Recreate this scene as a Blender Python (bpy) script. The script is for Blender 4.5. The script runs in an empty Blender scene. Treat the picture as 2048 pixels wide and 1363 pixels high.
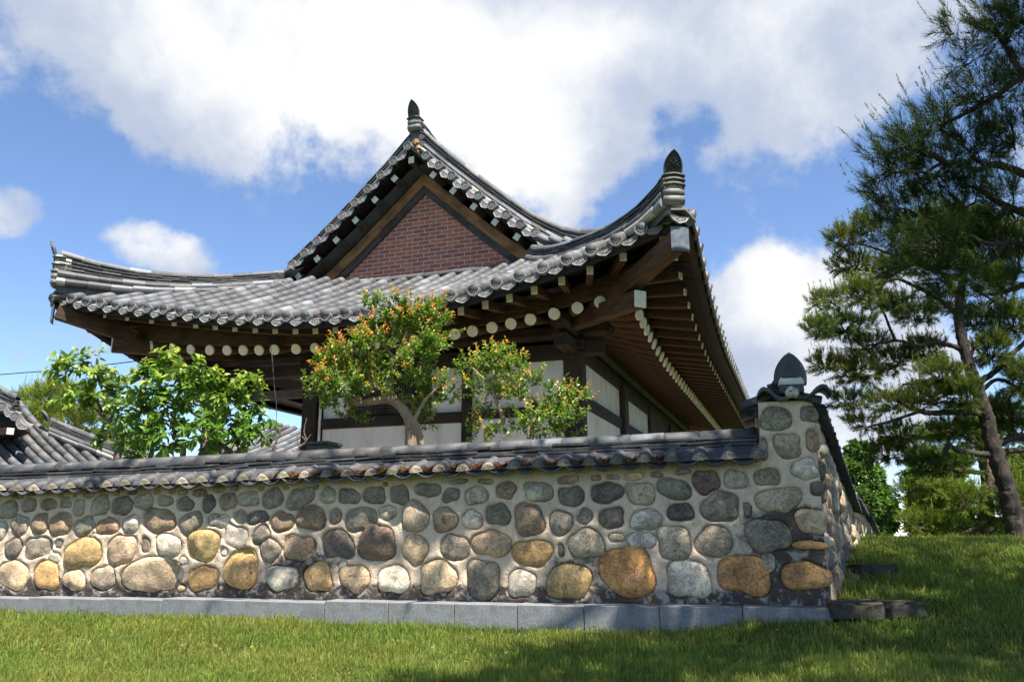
import bpy, math, random
import numpy as np
from mathutils import Vector, Matrix

# ------------------------------------------------------------------ camera, light, exposure
SC = bpy.context.scene
COL = SC.collection
EYE = 1.0                                   # eye height, the level every height below is measured from
F, CX, CY = 1600.0, 1024.0, 681.5
TH = math.atan2(388, 1600)
cT, sT = math.cos(TH), math.sin(TH)
CAM = np.array([0.0, 0.0, EYE])
cd = bpy.data.cameras.new("camera"); cam = bpy.data.objects.new("camera", cd); COL.objects.link(cam)
cd.sensor_width = 36.0; cd.lens = F / 2048 * 36.0; cd.clip_start = 0.05; cd.clip_end = 3000
cam.location = CAM; cam.rotation_euler = (math.pi / 2 + TH, 0, 0)
SC.camera = cam

SUN_EL, SUN_AZ = math.radians(66), math.radians(28)      # azimuth: to the right of straight behind the camera
SD = np.array([math.cos(SUN_EL) * math.sin(SUN_AZ), -math.cos(SUN_EL) * math.cos(SUN_AZ), math.sin(SUN_EL)])
ld = bpy.data.lights.new("sun", 'SUN'); sun = bpy.data.objects.new("sun", ld); COL.objects.link(sun)
ld.energy = 5.0; ld.angle = math.radians(0.53); ld.color = (1.0, 0.93, 0.82)
sun.rotation_euler = Vector(SD).to_track_quat('Z', 'Y').to_euler(); sun.location = (10, -30, 50)
SC.view_settings.view_transform = 'Standard'; SC.view_settings.look = 'None'
SC.view_settings.exposure = 1.42; SC.view_settings.gamma = 1.0
SC.cycles.max_bounces = 8; SC.cycles.diffuse_bounces = 4; SC.cycles.transparent_max_bounces = 8
SC.cycles.use_denoising = True


def ray(px, py):
    x = (px - CX) / F; z = -(py - CY) / F
    return np.array([x, cT - z * sT, sT + z * cT])


def at(px, py, Y):                          # the point seen at (px, py) that lies Y metres ahead
    r = ray(px, py)
    return CAM + r * (Y / r[1])


def hit(px, py, P0, n):
    r = ray(px, py)
    return CAM + r * (np.dot(np.asarray(P0) - CAM, n) / np.dot(r, n))


def sstep(a, b, x):
    t = np.clip((np.asarray(x, float) - a) / (b - a), 0, 1)
    return t * t * (3 - 2 * t)


# ------------------------------------------------------------------ node helpers
class NT:
    def __init__(s, tree): s.t = tree; s.n = tree.nodes; s.l = tree.links
    def new(s, typ, **kw):
        n = s.n.new(typ)
        for k, v in kw.items(): setattr(n, k, v)
        return n
    def put(s, sock, v):
        if isinstance(v, bpy.types.NodeSocket): s.l.new(v, sock)
        elif v is not None: sock.default_value = v
    def math(s, op, a, b=None, clamp=False):
        n = s.new('ShaderNodeMath', operation=op); n.use_clamp = clamp
        s.put(n.inputs[0], a)
        if b is not None: s.put(n.inputs[1], b)
        return n.outputs[0]
    def vmath(s, op, a, b=None):
        n = s.new('ShaderNodeVectorMath', operation=op); s.put(n.inputs[0], a)
        if b is not None: s.put(n.inputs[1], b)
        return n
    def noise(s, vec, scale, detail=4, rough=0.55, dist=0.0):
        n = s.new('ShaderNodeTexNoise'); s.put(n.inputs['Vector'], vec)
        n.inputs['Scale'].default_value = scale; n.inputs['Detail'].default_value = detail
        n.inputs['Roughness'].default_value = rough; n.inputs['Distortion'].default_value = dist
        return n.outputs[0]
    def ramp(s, f, a, b, ca=0.0, cb=1.0):
        n = s.new('ShaderNodeMapRange'); n.interpolation_type = 'SMOOTHSTEP'
        s.put(n.inputs[0], f)
        for i, v in zip((1, 2, 3, 4), (a, b, ca, cb)): n.inputs[i].default_value = v
        return n.outputs[0]
    def mix(s, f, a, b, typ='MIX'):
        n = s.new('ShaderNodeMix', data_type='RGBA', blend_type=typ)
        s.put(n.inputs[0], f)
        for i, v in ((6, a), (7, b)):
            s.put(n.inputs[i], (v[0], v[1], v[2], 1.0) if isinstance(v, tuple) and len(v) == 3 else v)
        return n.outputs[2]
    def scale(s, vec, sc):
        n = s.new('ShaderNodeMapping'); s.put(n.inputs['Vector'], vec); n.inputs['Scale'].default_value = sc
        return n.outputs[0]
    def bump(s, h, strength=0.3, dist=0.01):
        n = s.new('ShaderNodeBump'); n.inputs['Strength'].default_value = strength; n.inputs['Distance'].default_value = dist
        s.put(n.inputs['Height'], h); return n.outputs[0]


def new_mat(name):
    m = bpy.data.materials.new(name); m.use_nodes = True
    t = NT(m.node_tree); b = t.n['Principled BSDF']
    co = t.new('ShaderNodeTexCoord').outputs['Object']
    return m, t, b, co


def attr(t, name='Col'):
    return t.new('ShaderNodeAttribute', attribute_name=name).outputs['Color']


# ------------------------------------------------------------------ sky
W = bpy.data.worlds.new("World"); SC.world = W; W.use_nodes = True
w = NT(W.node_tree); bg = w.n['Background']; bg.inputs[1].default_value = 0.088
sky = w.new('ShaderNodeTexSky', sky_type='NISHITA'); sky.sun_disc = False
sky.sun_elevation = SUN_EL; sky.sun_rotation = math.atan2(SD[0], SD[1])
sky.air_density = 0.8; sky.dust_density = 0.0; sky.ozone_density = 3.0; sky.altitude = 100
gen = w.new('ShaderNodeTexCoord').outputs['Generated']
dirn = w.vmath('NORMALIZE', gen).outputs[0]
warp = w.new('ShaderNodeTexNoise'); w.put(warp.inputs['Vector'], dirn); warp.inputs['Scale'].default_value = 4.0; warp.inputs['Detail'].default_value = 6
wv = w.vmath('SUBTRACT', warp.outputs['Color'], (0.5, 0.5, 0.5)).outputs[0]
wv = w.vmath('MULTIPLY', wv, (0.12, 0.12, 0.12)).outputs[0]
wdir = w.vmath('ADD', dirn, wv).outputs[0]
# (px, py) of the photograph gives each cloud bank its compass direction; size in the same unit, then weight
BANKS = [(700, 110, 560, 220, 1.15), (1060, 190, 420, 210, 1.0), (230, 90, 300, 165, 0.85), (1640, 120, 330, 190, 0.95), (1250, 40, 420, 150, 0.9),
         (560, 330, 220, 95, 0.55), (330, 270, 180, 90, 0.45), (1130, 360, 190, 110, 0.65), (310, 485, 135, 66, 1.2), (15, 410, 80, 80, 1.15),
         (1640, 590, 230, 130, 1.15), (1500, 640, 150, 130, 1.1), (1700, 800, 260, 190, 0.8), (1560, 720, 150, 120, 0.7), (-300, 100, 300, 160, 0.8), (2500, 300, 500, 300, 0.9), (860, -250, 1200, 160, 0.8)]
HOLES = [(1370, 235, 85, 75, 0.75), (1040, 20, 80, 50, 0.35), (400, 15, 70, 35, 0.35), (20, 10, 60, 60, 0.3), (1300, 420, 120, 80, 0.5), (60, 320, 120, 60, 0.35)]
dens = None
for (px, py, rx, ry, wt) in BANKS + [(a, b, c_, d_, -e) for (a, b, c_, d_, e) in HOLES]:
    c0 = ray(px, py); c0 = c0 / np.linalg.norm(c0)
    e1 = np.cross(c0, (0, 0, 1.0)); e1 /= np.linalg.norm(e1); e2 = np.cross(e1, c0)
    df = w.vmath('SUBTRACT', wdir, tuple(c0)).outputs[0]
    k = 1.0 / F * (c0 @ np.array([0, cT, sT]))
    u_ = w.math('MULTIPLY', w.vmath('DOT_PRODUCT', df, tuple(e1)).outputs['Value'], 1 / (rx * k))
    v_ = w.math('MULTIPLY', w.vmath('DOT_PRODUCT', df, tuple(e2)).outputs['Value'], 1 / (ry * k))
    q = w.math('SQRT', w.math('ADD', w.math('MULTIPLY', u_, u_), w.math('MULTIPLY', v_, v_)))
    bl = w.ramp(q, 0.35, 1.35, wt, 0.0)
    front = w.ramp(w.vmath('DOT_PRODUCT', dirn, tuple(c0)).outputs['Value'], 0.2, 0.4)
    bl = w.math('MULTIPLY', bl, front)
    dens = bl if dens is None else w.math('ADD', dens, bl)
n1 = w.math('ADD', w.math('MULTIPLY', w.noise(wdir, 5.5, 12, 0.60, 0.0), 0.72), w.math('MULTIPLY', w.noise(dirn, 21.0, 9, 0.62, 0.0), 0.28))
n0 = w.noise(dirn, 2.2, 4, 0.5)
far = w.ramp(w.vmath('DOT_PRODUCT', dirn, (0, 1, 0)).outputs['Value'], 0.25, 0.0)          # scattered cloud over the rest of the sky
dens = w.math('ADD', dens, w.math('MULTIPLY', far, w.ramp(n0, 0.45, 0.65, 0.0, 0.8)))
dens = w.math('ADD', dens, w.math('MULTIPLY', w.math('SUBTRACT', n1, 0.5), 4.6))
alpha = w.math('MULTIPLY', w.ramp(dens, 0.22, 0.98), 0.98)
# sunlit cores against the grey-lavender undersides
core = None
for (px, py, rx, ry, wt) in [(620, 130, 360, 200, 1.0), (930, 150, 300, 200, 0.9), (330, 110, 170, 130, 0.35), (1500, 60, 190, 100, 0.5), (1590, 560, 150, 120, 1.0), (320, 470, 120, 60, 0.9), (1200, 60, 160, 90, .7), (1080, 330, 120, 90, .45), (600, 330, 180, 90, .3)]:
    c0 = ray(px, py); c0 = c0 / np.linalg.norm(c0); e1 = np.cross(c0, (0, 0, 1.0)); e1 /= np.linalg.norm(e1); e2 = np.cross(e1, c0)
    df = w.vmath('SUBTRACT', wdir, tuple(c0)).outputs[0]; k = 1.0 / F * (c0 @ np.array([0, cT, sT]))
    u_ = w.math('MULTIPLY', w.vmath('DOT_PRODUCT', df, tuple(e1)).outputs['Value'], 1 / (rx * k)); v_ = w.math('MULTIPLY', w.vmath('DOT_PRODUCT', df, tuple(e2)).outputs['Value'], 1 / (ry * k))
    bl = w.ramp(w.math('SQRT', w.math('ADD', w.math('MULTIPLY', u_, u_), w.math('MULTIPLY', v_, v_))), 0.2, 1.4, wt, 0.0)
    core = bl if core is None else w.math('ADD', core, bl)
n2 = w.math('ADD', w.math('MULTIPLY', w.noise(wdir, 3.6, 11, 0.6, 0.0), 0.7), w.math('MULTIPLY', w.noise(dirn, 13.0, 9, 0.62, 0.0), 0.3))
thick = w.ramp(w.math('ADD', core, w.math('MULTIPLY', w.math('SUBTRACT', n2, 0.5), 4.4)), -0.35, 1.25)
K = 4.55                                       # brightness of sunlit cloud against the physical sky
ccol = w.mix(thick, (0.50 * K, 0.57 * K, 0.72 * K), (1.0 * K, 1.0 * K, 0.99 * K))
w.l.new(w.mix(alpha, w.mix(1.0, sky.outputs[0], (0.95, 0.97, 1.0), 'MULTIPLY'), ccol), bg.inputs[0])

# ------------------------------------------------------------------ materials
M = {}


def mat_tile(name, gain=1.0):
    m, t, b, co = new_mat(name)
    c = attr(t)
    n = t.noise(co, 7, 5, 0.6); n2 = t.noise(co, 60, 3, 0.6)
    c = t.mix(t.ramp(n, 0.48, 0.78, 0.0, 0.4), c, (0.21 * gain, 0.207 * gain, 0.195 * gain))
    c = t.mix(t.ramp(t.noise(co, 13, 5, 0.6), 0.55, 0.75, 0.0, 0.55), c, (0.045, 0.047, 0.052))
    c = t.mix(t.ramp(n2, 0.56, 0.75, 0.0, 0.22), c, (0.33, 0.32, 0.30))
    t.put(b.inputs['Base Color'], c); b.inputs['Roughness'].default_value = 0.6
    b.inputs['Specular IOR Level'].default_value = 0.35
    t.put(b.inputs['Normal'], t.bump(t.math('ADD', n2, t.math('MULTIPLY', n, 2.0)), 0.35, 0.006))
    return m


M['tile'] = mat_tile('roof_tile')
M['tile_dark'] = mat_tile('dark_tile', 0.35)


def mat_simple(name, base, alt, scale=12, rough=0.8, bump=0.3, bd=0.01, lo=0.35, hi=0.7, stretch=None, detail=6, spec=0.3):
    m, t, b, co = new_mat(name)
    v = t.scale(co, stretch) if stretch else co
    n = t.noise(v, scale, detail, 0.62)
    t.put(b.inputs['Base Color'], t.mix(t.ramp(n, lo, hi), base, alt))
    b.inputs['Roughness'].default_value = rough; b.inputs['Specular IOR Level'].default_value = spec
    t.put(b.inputs['Normal'], t.bump(n, bump, bd))
    return m


M['plaster'] = mat_simple('white_plaster', (0.62, 0.62, 0.60), (0.43, 0.42, 0.385), 4, 0.9, 0.15, 0.004, lo=0.42, hi=0.78, stretch=(1, 1, 0.3))
M['lime'] = mat_simple('lime_mortar', (0.58, 0.54, 0.46), (0.33, 0.29, 0.23), 26, 0.95, 0.9, 0.02)
def mat_plug():
    m, t, b, co = new_mat('lichened_mortar'); oi = t.new('ShaderNodeObjectInfo').outputs['Random']
    n = t.noise(co, 34, 5, 0.65)
    c = t.mix(t.ramp(n, 0.38, 0.62), (0.40, 0.33, 0.245), (0.17, 0.15, 0.10))
    c = t.mix(t.ramp(oi, 0.25, 1.0, 0.0, 0.85), c, (0.095, 0.09, 0.06))
    t.put(b.inputs['Base Color'], c); b.inputs['Roughness'].default_value = 0.95; t.put(b.inputs['Normal'], t.bump(n, 1.0, 0.03)); return m


M['plug'] = mat_plug()
M['dirt'] = mat_simple('roof_earth', (0.24, 0.13, 0.07), (0.40, 0.26, 0.14), 30, 0.95, 0.9, 0.02)


def mat_wood(name, base, alt, dark):
    m, t, b, co = new_mat(name)
    g = t.noise(t.scale(co, (9, 0.7, 9)), 4.0, 8, 0.65, 0.6)
    g2 = t.noise(t.scale(co, (60, 1.4, 60)), 2.0, 4, 0.6)
    p = t.noise(co, 1.7, 3, 0.5)
    c = t.mix(t.ramp(g, 0.36, 0.66), base, alt)
    c = t.mix(t.ramp(p, 0.42, 0.68, 0.0, 0.85), c, dark)
    c = t.mix(t.ramp(g2, 0.52, 0.70, 0.0, 0.65), c, dark)
    t.put(b.inputs['Base Color'], c); b.inputs['Roughness'].default_value = 0.72; b.inputs['Specular IOR Level'].default_value = 0.25
    t.put(b.inputs['Normal'], t.bump(t.math('ADD', g, g2), 0.5, 0.006))
    return m


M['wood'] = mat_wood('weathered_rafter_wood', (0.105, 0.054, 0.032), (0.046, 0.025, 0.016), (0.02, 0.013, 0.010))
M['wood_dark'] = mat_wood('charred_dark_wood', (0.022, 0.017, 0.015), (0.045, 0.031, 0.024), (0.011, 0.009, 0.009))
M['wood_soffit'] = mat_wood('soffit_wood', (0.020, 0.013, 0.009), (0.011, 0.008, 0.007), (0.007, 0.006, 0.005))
M['wood_orange'] = mat_wood('orange_timber', (0.42, 0.215, 0.105), (0.28, 0.135, 0.065), (0.06, 0.032, 0.02))
M['wood_grey'] = mat_wood('grey_timber', (0.11, 0.092, 0.085), (0.06, 0.05, 0.047), (0.025, 0.021, 0.02))


def mat_white_end():
    m, t, b, co = new_mat('white_painted_end')
    sp = t.new('ShaderNodeSeparateXYZ'); t.put(sp.inputs[0], co)
    ang = t.math('ARCTAN2', sp.outputs[0], sp.outputs[2])
    oi = t.new('ShaderNodeObjectInfo').outputs['Random']
    nn = t.new('ShaderNodeTexNoise', noise_dimensions='2D')
    cb = t.new('ShaderNodeCombineXYZ'); t.put(cb.inputs[0], t.math('MULTIPLY', ang, 2.6)); t.put(cb.inputs[1], t.math('MULTIPLY', oi, 90.0))
    t.put(nn.inputs['Vector'], cb.outputs[0]); nn.inputs['Scale'].default_value = 2.0; nn.inputs['Detail'].default_value = 2
    crack = t.ramp(nn.outputs[0], 0.68, 0.73)
    n = t.noise(co, 30, 4)
    c = t.mix(t.ramp(n, 0.4, 0.75, 0.0, 0.5), (0.74, 0.73, 0.64), (0.58, 0.56, 0.47))
    c = t.mix(t.math('MULTIPLY', crack, 0.75), c, (0.2, 0.16, 0.12))
    t.put(b.inputs['Base Color'], c); b.inputs['Roughness'].default_value = 0.85
    return m


M['white_end'] = mat_white_end()


def mat_brick():
    m, t, b, co = new_mat('red_brick')
    sw = t.new('ShaderNodeSeparateXYZ'); t.put(sw.inputs[0], co)
    cb = t.new('ShaderNodeCombineXYZ'); t.put(cb.inputs[0], sw.outputs[0]); t.put(cb.inputs[1], sw.outputs[2])
    br = t.new('ShaderNodeTexBrick'); t.put(br.inputs['Vector'], cb.outputs[0])
    br.inputs['Scale'].default_value = 1.0; br.inputs['Brick Width'].default_value = 0.232; br.inputs['Row Height'].default_value = 0.079
    br.inputs['Mortar Size'].default_value = 0.0075; br.inputs['Mortar Smooth'].default_value = 0.15; br.inputs['Bias'].default_value = -0.25
    br.inputs['Color1'].default_value = (0.34, 0.105, 0.075, 1); br.inputs['Color2'].default_value = (0.66, 0.20, 0.09, 1)
    br.inputs['Mortar'].default_value = (0.55, 0.53, 0.52, 1)
    n = t.noise(co, 26, 5, 0.65)
    c = t.mix(t.ramp(n, 0.4, 0.75, 0.0, 0.45), br.outputs['Color'], (0.2, 0.08, 0.065))
    t.put(b.inputs['Base Color'], c); b.inputs['Roughness'].default_value = 0.9
    h = t.math('SUBTRACT', t.math('MULTIPLY', n, 0.4), br.outputs['Fac'])
    t.put(b.inputs['Normal'], t.bump(h, 0.8, 0.012))
    return m


M['brick'] = mat_brick()


def mat_mortar():
    m, t, b, co = new_mat('wall_mortar')
    c = attr(t)
    n = t.noise(co, 5, 8, 0.62, 0.5); n2 = t.noise(co, 55, 4, 0.6)
    c = t.mix(t.ramp(n, 0.42, 0.72, 0.0, 0.5), c, (0.36, 0.255, 0.17))
    c = t.mix(t.ramp(n2, 0.45, 0.75, 0.0, 0.3), c, (0.66, 0.55, 0.42))
    ckn = t.math('ABSOLUTE', t.math('SUBTRACT', t.noise(co, 4.5, 7, 0.65, 1.2), 0.5))
    c = t.mix(t.ramp(ckn, 0.0, 0.006, 0.6, 0.0), c, (0.16, 0.12, 0.09))
    c = t.mix(t.ramp(t.noise(t.scale(co, (1, 1, 0.25)), 6, 6, 0.65, 0.3), 0.54, 0.72, 0.0, 0.4), c, (0.27, 0.205, 0.15))
    # black lichen and dirt: amount in the alpha-like second attribute
    st = t.new('ShaderNodeAttribute', attribute_name='Stain').outputs['Fac']
    n3 = t.noise(co, 16, 8, 0.7, 0.4)
    amt = t.ramp(t.math('ADD', t.math('MULTIPLY', st, 0.62), t.math('MULTIPLY', n3, 0.6)), 0.5, 0.72)
    c = t.mix(t.math('MULTIPLY', amt, 0.92), c, (0.035, 0.030, 0.027))
    n4 = t.noise(co, 11, 6, 0.65, 0.3)
    c = t.mix(t.math('MULTIPLY', t.ramp(n4, 0.50, 0.62), t.math('MULTIPLY', st, 0.7)), c, (0.50, 0.47, 0.44))
    t.put(b.inputs['Base Color'], c); b.inputs['Roughness'].default_value = 0.95; b.inputs['Specular IOR Level'].default_value = 0.15
    t.put(b.inputs['Normal'], t.bump(t.math('ADD', n2, t.math('MULTIPLY', n, 2.2)), 0.75, 0.016))
    return m


M['mortar'] = mat_mortar()


def mat_stone():
    m, t, b, co = new_mat('river_stone')
    oi = t.new('ShaderNodeObjectInfo')
    seed = t.math('MULTIPLY', oi.outputs['Random'], 60.0)
    cbn = t.new('ShaderNodeCombineXYZ'); t.put(cbn.inputs[0], seed); t.put(cbn.inputs[2], seed)
    v = t.vmath('ADD', co, cbn.outputs[0]).outputs[0]
    c = attr(t)
    big = t.noise(v, 3.2, 4, 0.55, 0.4); mid = t.noise(v, 12, 7, 0.66); fine = t.noise(v, 150, 2, 0.6); vein = t.noise(v, 7, 7, 0.7, 1.6)
    dk = t.mix(1.0, c, (0.52, 0.48, 0.47), 'MULTIPLY'); lt = t.mix(1.0, c, (1.38, 1.32, 1.22), 'MULTIPLY')
    c2 = t.mix(t.ramp(big, 0.35, 0.66), dk, lt)
    c2 = t.mix(t.ramp(mid, 0.36, 0.66, 0.0, 0.5), c2, c)
    pt = t.noise(v, 5.5, 5, 0.6, 0.8); c2 = t.mix(t.math('MULTIPLY', t.ramp(pt, 0.56, 0.66, 0.0, 0.75), t.ramp(oi.outputs['Random'], 0.35, 0.6)), c2, (0.42, 0.29, 0.17))
    c2 = t.mix(t.math('MULTIPLY', t.ramp(t.noise(v, 8.0, 6, 0.68, 0.6), 0.57, 0.66, 0.0, 0.8), t.ramp(oi.outputs['Random'], 0.75, 0.45)), c2, (0.07, 0.062, 0.055))
    c2 = t.mix(t.ramp(fine, 0.40, 0.5, 0.55, 0.0), c2, t.mix(1.0, c, (0.34, 0.34, 0.36), 'MULTIPLY'))
    c2 = t.mix(t.ramp(fine, 0.56, 0.66, 0.0, 0.45), c2, (0.56, 0.54, 0.5))
    cr = t.math('ABSOLUTE', t.math('SUBTRACT', vein, 0.5))
    c2 = t.mix(t.ramp(cr, 0.0, 0.012, 0.42, 0.0), c2, (0.05, 0.04, 0.035))
    t.put(b.inputs['Base Color'], c2); b.inputs['Roughness'].default_value = 0.78; b.inputs['Specular IOR Level'].default_value = 0.3
    h = t.math('ADD', t.math('MULTIPLY', mid, 1.4), t.math('ADD', t.math('MULTIPLY', fine, 0.25), t.ramp(cr, 0.0, 0.02, -0.25, 0.0)))
    t.put(b.inputs['Normal'], t.bump(h, 0.85, 0.02))
    return m


M['stone'] = mat_stone()


def mat_granite():
    m, t, b, co = new_mat('granite')
    oi = t.new('ShaderNodeObjectInfo').outputs['Random']
    f = t.noise(co, 170, 2, 0.7); g = t.noise(co, 5, 5, 0.6); sp = t.noise(co, 95, 2, 0.5)
    c = t.mix(t.ramp(f, 0.38, 0.62), (0.11, 0.12, 0.135), (0.27, 0.28, 0.295))
    c = t.mix(t.ramp(sp, 0.60, 0.66, 0.0, 0.7), c, (0.07, 0.075, 0.085))
    c = t.mix(t.ramp(g, 0.4, 0.7, 0.0, 0.6), c, (0.11, 0.108, 0.098)); c = t.mix(t.ramp(t.noise(co, 2.2, 6, 0.7, 0.5), 0.52, 0.66, 0.0, 0.5), c, (0.085, 0.078, 0.062))
    c = t.mix(t.math('MULTIPLY', oi, 0.25), c, (0.17, 0.175, 0.185))
    t.put(b.inputs['Base Color'], c); b.inputs['Roughness'].default_value = 0.7
    t.put(b.inputs['Normal'], t.bump(f, 0.25, 0.004))
    return m


M['granite'] = mat_granite()


def mat_leaf(name, rough=0.38, trans=0.3, spec=0.5):
    m, t, b, co = new_mat(name)
    c = attr(t)
    t.put(b.inputs['Base Color'], c); b.inputs['Roughness'].default_value = rough; b.inputs['Specular IOR Level'].default_value = spec
    tr = t.new('ShaderNodeBsdfTranslucent'); t.put(tr.inputs['Color'], t.mix(1.0, c, (1.5, 1.6, 0.7), 'MULTIPLY'))
    mx = t.new('ShaderNodeMixShader'); mx.inputs[0].default_value = trans
    t.l.new(b.outputs[0], mx.inputs[1]); t.l.new(tr.outputs[0], mx.inputs[2])
    t.l.new(mx.outputs[0], t.n['Material Output'].inputs['Surface'])
    return m


M['leaf'] = mat_leaf('broad_leaf', 0.42, 0.32, 0.45)
M['leaf_dull'] = mat_leaf('small_leaf', 0.42, 0.3, 0.4)
M['needle'] = mat_leaf('pine_needle', 0.6, 0.2, 0.1)
M['grass'] = mat_leaf('grass_blade', 0.55, 0.35, 0.2)


def mat_bark(name, a, b_, d):
    m, t, b, co = new_mat(name)
    n = t.noise(t.scale(co, (1, 1, 0.35)), 14, 8, 0.68, 0.8); n2 = t.noise(co, 3, 4)
    c = t.mix(t.ramp(n, 0.4, 0.66), d, a); c = t.mix(t.ramp(n2, 0.45, 0.7, 0, 0.6), c, b_)
    t.put(b.inputs['Base Color'], c); b.inputs['Roughness'].default_value = 0.9
    t.put(b.inputs['Normal'], t.bump(n, 1.0, 0.03))
    return m


M['pine_bark'] = mat_bark('pine_bark', (0.075, 0.055, 0.045), (0.045, 0.035, 0.03), (0.014, 0.011, 0.010))
M['pine_bark_red'] = mat_bark('red_pine_bark', (0.22, 0.12, 0.08), (0.14, 0.10, 0.085), (0.05, 0.036, 0.03))
M['smooth_bark'] = mat_simple('smooth_bark', (0.33, 0.24, 0.165), (0.20, 0.135, 0.09), 9, 0.75, 0.5, 0.01, stretch=(1, 1, 0.35))
M['grey_bark'] = mat_simple('grey_bark', (0.15, 0.12, 0.10), (0.06, 0.048, 0.04), 22, 0.9, 0.8, 0.015)


def mat_ground():
    m, t, b, co = new_mat('lawn_soil')
    n = t.noise(co, 2.2, 6, 0.6); n2 = t.noise(co, 40, 4, 0.7)
    c = t.mix(t.ramp(n, 0.35, 0.7), (0.045, 0.075, 0.018), (0.075, 0.105, 0.028))
    c = t.mix(t.ramp(n2, 0.45, 0.7, 0, 0.7), c, (0.055, 0.042, 0.022))
    t.put(b.inputs['Base Color'], c); b.inputs['Roughness'].default_value = 1.0; b.inputs['Specular IOR Level'].default_value = 0.05
    t.put(b.inputs['Normal'], t.bump(n2, 0.8, 0.03))
    return m


M['ground'] = mat_ground()
M['step'] = mat_simple('weathered_slab', (0.062, 0.056, 0.044), (0.018, 0.018, 0.012), 9, 0.9, 0.8, 0.03)
M['metal_blue'] = mat_simple('blue_grey_plate', (0.16, 0.19, 0.23), (0.09, 0.10, 0.12), 12, 0.42, 0.15, 0.004, spec=0.5)
M['green_paint'] = mat_simple('dark_green_paint', (0.035, 0.05, 0.035), (0.05, 0.06, 0.045), 8, 0.6, 0.1, 0.004)
M['black'] = mat_simple('black_cable', (0.012, 0.012, 0.013), (0.02, 0.02, 0.02), 8, 0.6, 0.1, 0.002)
M['litter'] = mat_leaf('dry_needles', 0.8, 0.1, 0.2)


# ------------------------------------------------------------------ mesh helpers
class MB:
    def __init__(s): s.v = []; s.f = []; s.c = []; s.m = []; s.x = []; s.n = 0
    def add(s, verts, faces, col=(0.2, 0.2, 0.2), mat=0, extra=0.0):
        verts = np.asarray(verts, float).reshape(-1, 3); k = len(verts)
        s.v.append(verts)
        col = np.asarray(col, float)
        s.c.append(np.broadcast_to(col, (k, 3)) if col.ndim == 1 else col)
        s.x.append(np.full(k, extra) if np.ndim(extra) == 0 else np.asarray(extra))
        if isinstance(faces, np.ndarray): s.f.append((faces + s.n, mat))
        else:
            by = {}
            for f in faces: by.setdefault(len(f), []).append(f)
            for L, fs in by.items(): s.f.append((np.array(fs, int) + s.n, mat))
        s.n += k
    def build(s, name, mats, parent=None, smooth=False, stain=False):
        me = bpy.data.meshes.new(name)
        V = np.concatenate(s.v); C = np.concatenate(s.c)
        me.vertices.add(len(V)); me.vertices.foreach_set('co', V.astype(np.float32).ravel())
        li = np.concatenate([f.ravel() for f, _ in s.f]).astype(np.int32)
        tot = np.concatenate([np.full(len(f), f.shape[1]) for f, _ in s.f])
        mi = np.concatenate([np.full(len(f), m) for f, m in s.f]).astype(np.int32)
        st = np.concatenate([[0], np.cumsum(tot)[:-1]]).astype(np.int32)
        me.loops.add(len(li)); me.loops.foreach_set('vertex_index', li)
        me.polygons.add(len(tot)); me.polygons.foreach_set('loop_start', st)
        me.polygons.foreach_set('material_index', mi)
        me.polygons.foreach_set('use_smooth', np.full(len(tot), bool(smooth)))
        a = me.color_attributes.new('Col', 'FLOAT_COLOR', 'POINT')
        a.data.foreach_set('color', np.concatenate([C, np.ones((len(C), 1))], 1).astype(np.float32).ravel())
        if stain:
            a2 = me.attributes.new('Stain', 'FLOAT', 'POINT'); a2.data.foreach_set('value', np.concatenate(s.x).astype(np.float32))
        me.update(calc_edges=True)
        for mm in (mats if isinstance(mats, (list, tuple)) else [mats]): me.materials.append(M[mm])
        return link(name, me, parent)


def link(name, me, parent=None):
    o = bpy.data.objects.new(name, me); COL.objects.link(o)
    if parent is not None: o.parent = parent
    return o


def dup(o, parent, matrix):
    c = o.copy(); COL.objects.link(c); c.parent = parent; c.matrix_parent_inverse = Matrix(); c.matrix_basis = matrix
    return c


def tag(o, label=None, cat=None, group=None, kind=None):
    for k, v in (('label', label), ('category', cat), ('group', group), ('kind', kind)):
        if v: o[k] = v
    return o


def empty(name, loc, rz=0.0):
    o = bpy.data.objects.new(name, None); COL.objects.link(o); o.location = tuple(loc); o.rotation_euler = (0, 0, rz)
    o.empty_display_size = 0.3
    return o


BOXF = [(0, 3, 2, 1), (4, 5, 6, 7), (0, 1, 5, 4), (1, 2, 6, 5), (2, 3, 7, 6), (3, 0, 4, 7)]


def box(mb, x0, x1, y0, y1, z0, z1, col=(0.2, 0.2, 0.2), mat=0):
    mb.add([(x0, y0, z0), (x1, y0, z0), (x1, y1, z0), (x0, y1, z0), (x0, y0, z1), (x1, y0, z1), (x1, y1, z1), (x0, y1, z1)], BOXF, col, mat)


def cbox(mb, x0, x1, y0, y1, z0, z1, b=0.012, col=(0.2, 0.2, 0.2), mat=0):
    """box with chamfered edges along its y axis and at both ends"""
    V = []
    for (y, k) in ((y0, b), (y0 + b, 0), (y1 - b, 0), (y1, b)):
        xa, xb, za, zb = x0 + k, x1 - k, z0 + k, z1 - k; e = b
        V += [(xa + e, y, za), (xb - e, y, za), (xb, y, za + e), (xb, y, zb - e), (xb - e, y, zb), (xa + e, y, zb), (xa, y, zb - e), (xa, y, za + e)]
    Fc = []
    for r in range(3):
        for i in range(8): Fc.append((r * 8 + i, r * 8 + (i + 1) % 8, r * 8 + 8 + (i + 1) % 8, r * 8 + 8 + i))
    Fc.append(tuple(range(7, -1, -1))); Fc.append(tuple(range(24, 32)))
    mb.add(V, Fc, col, mat)


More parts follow.
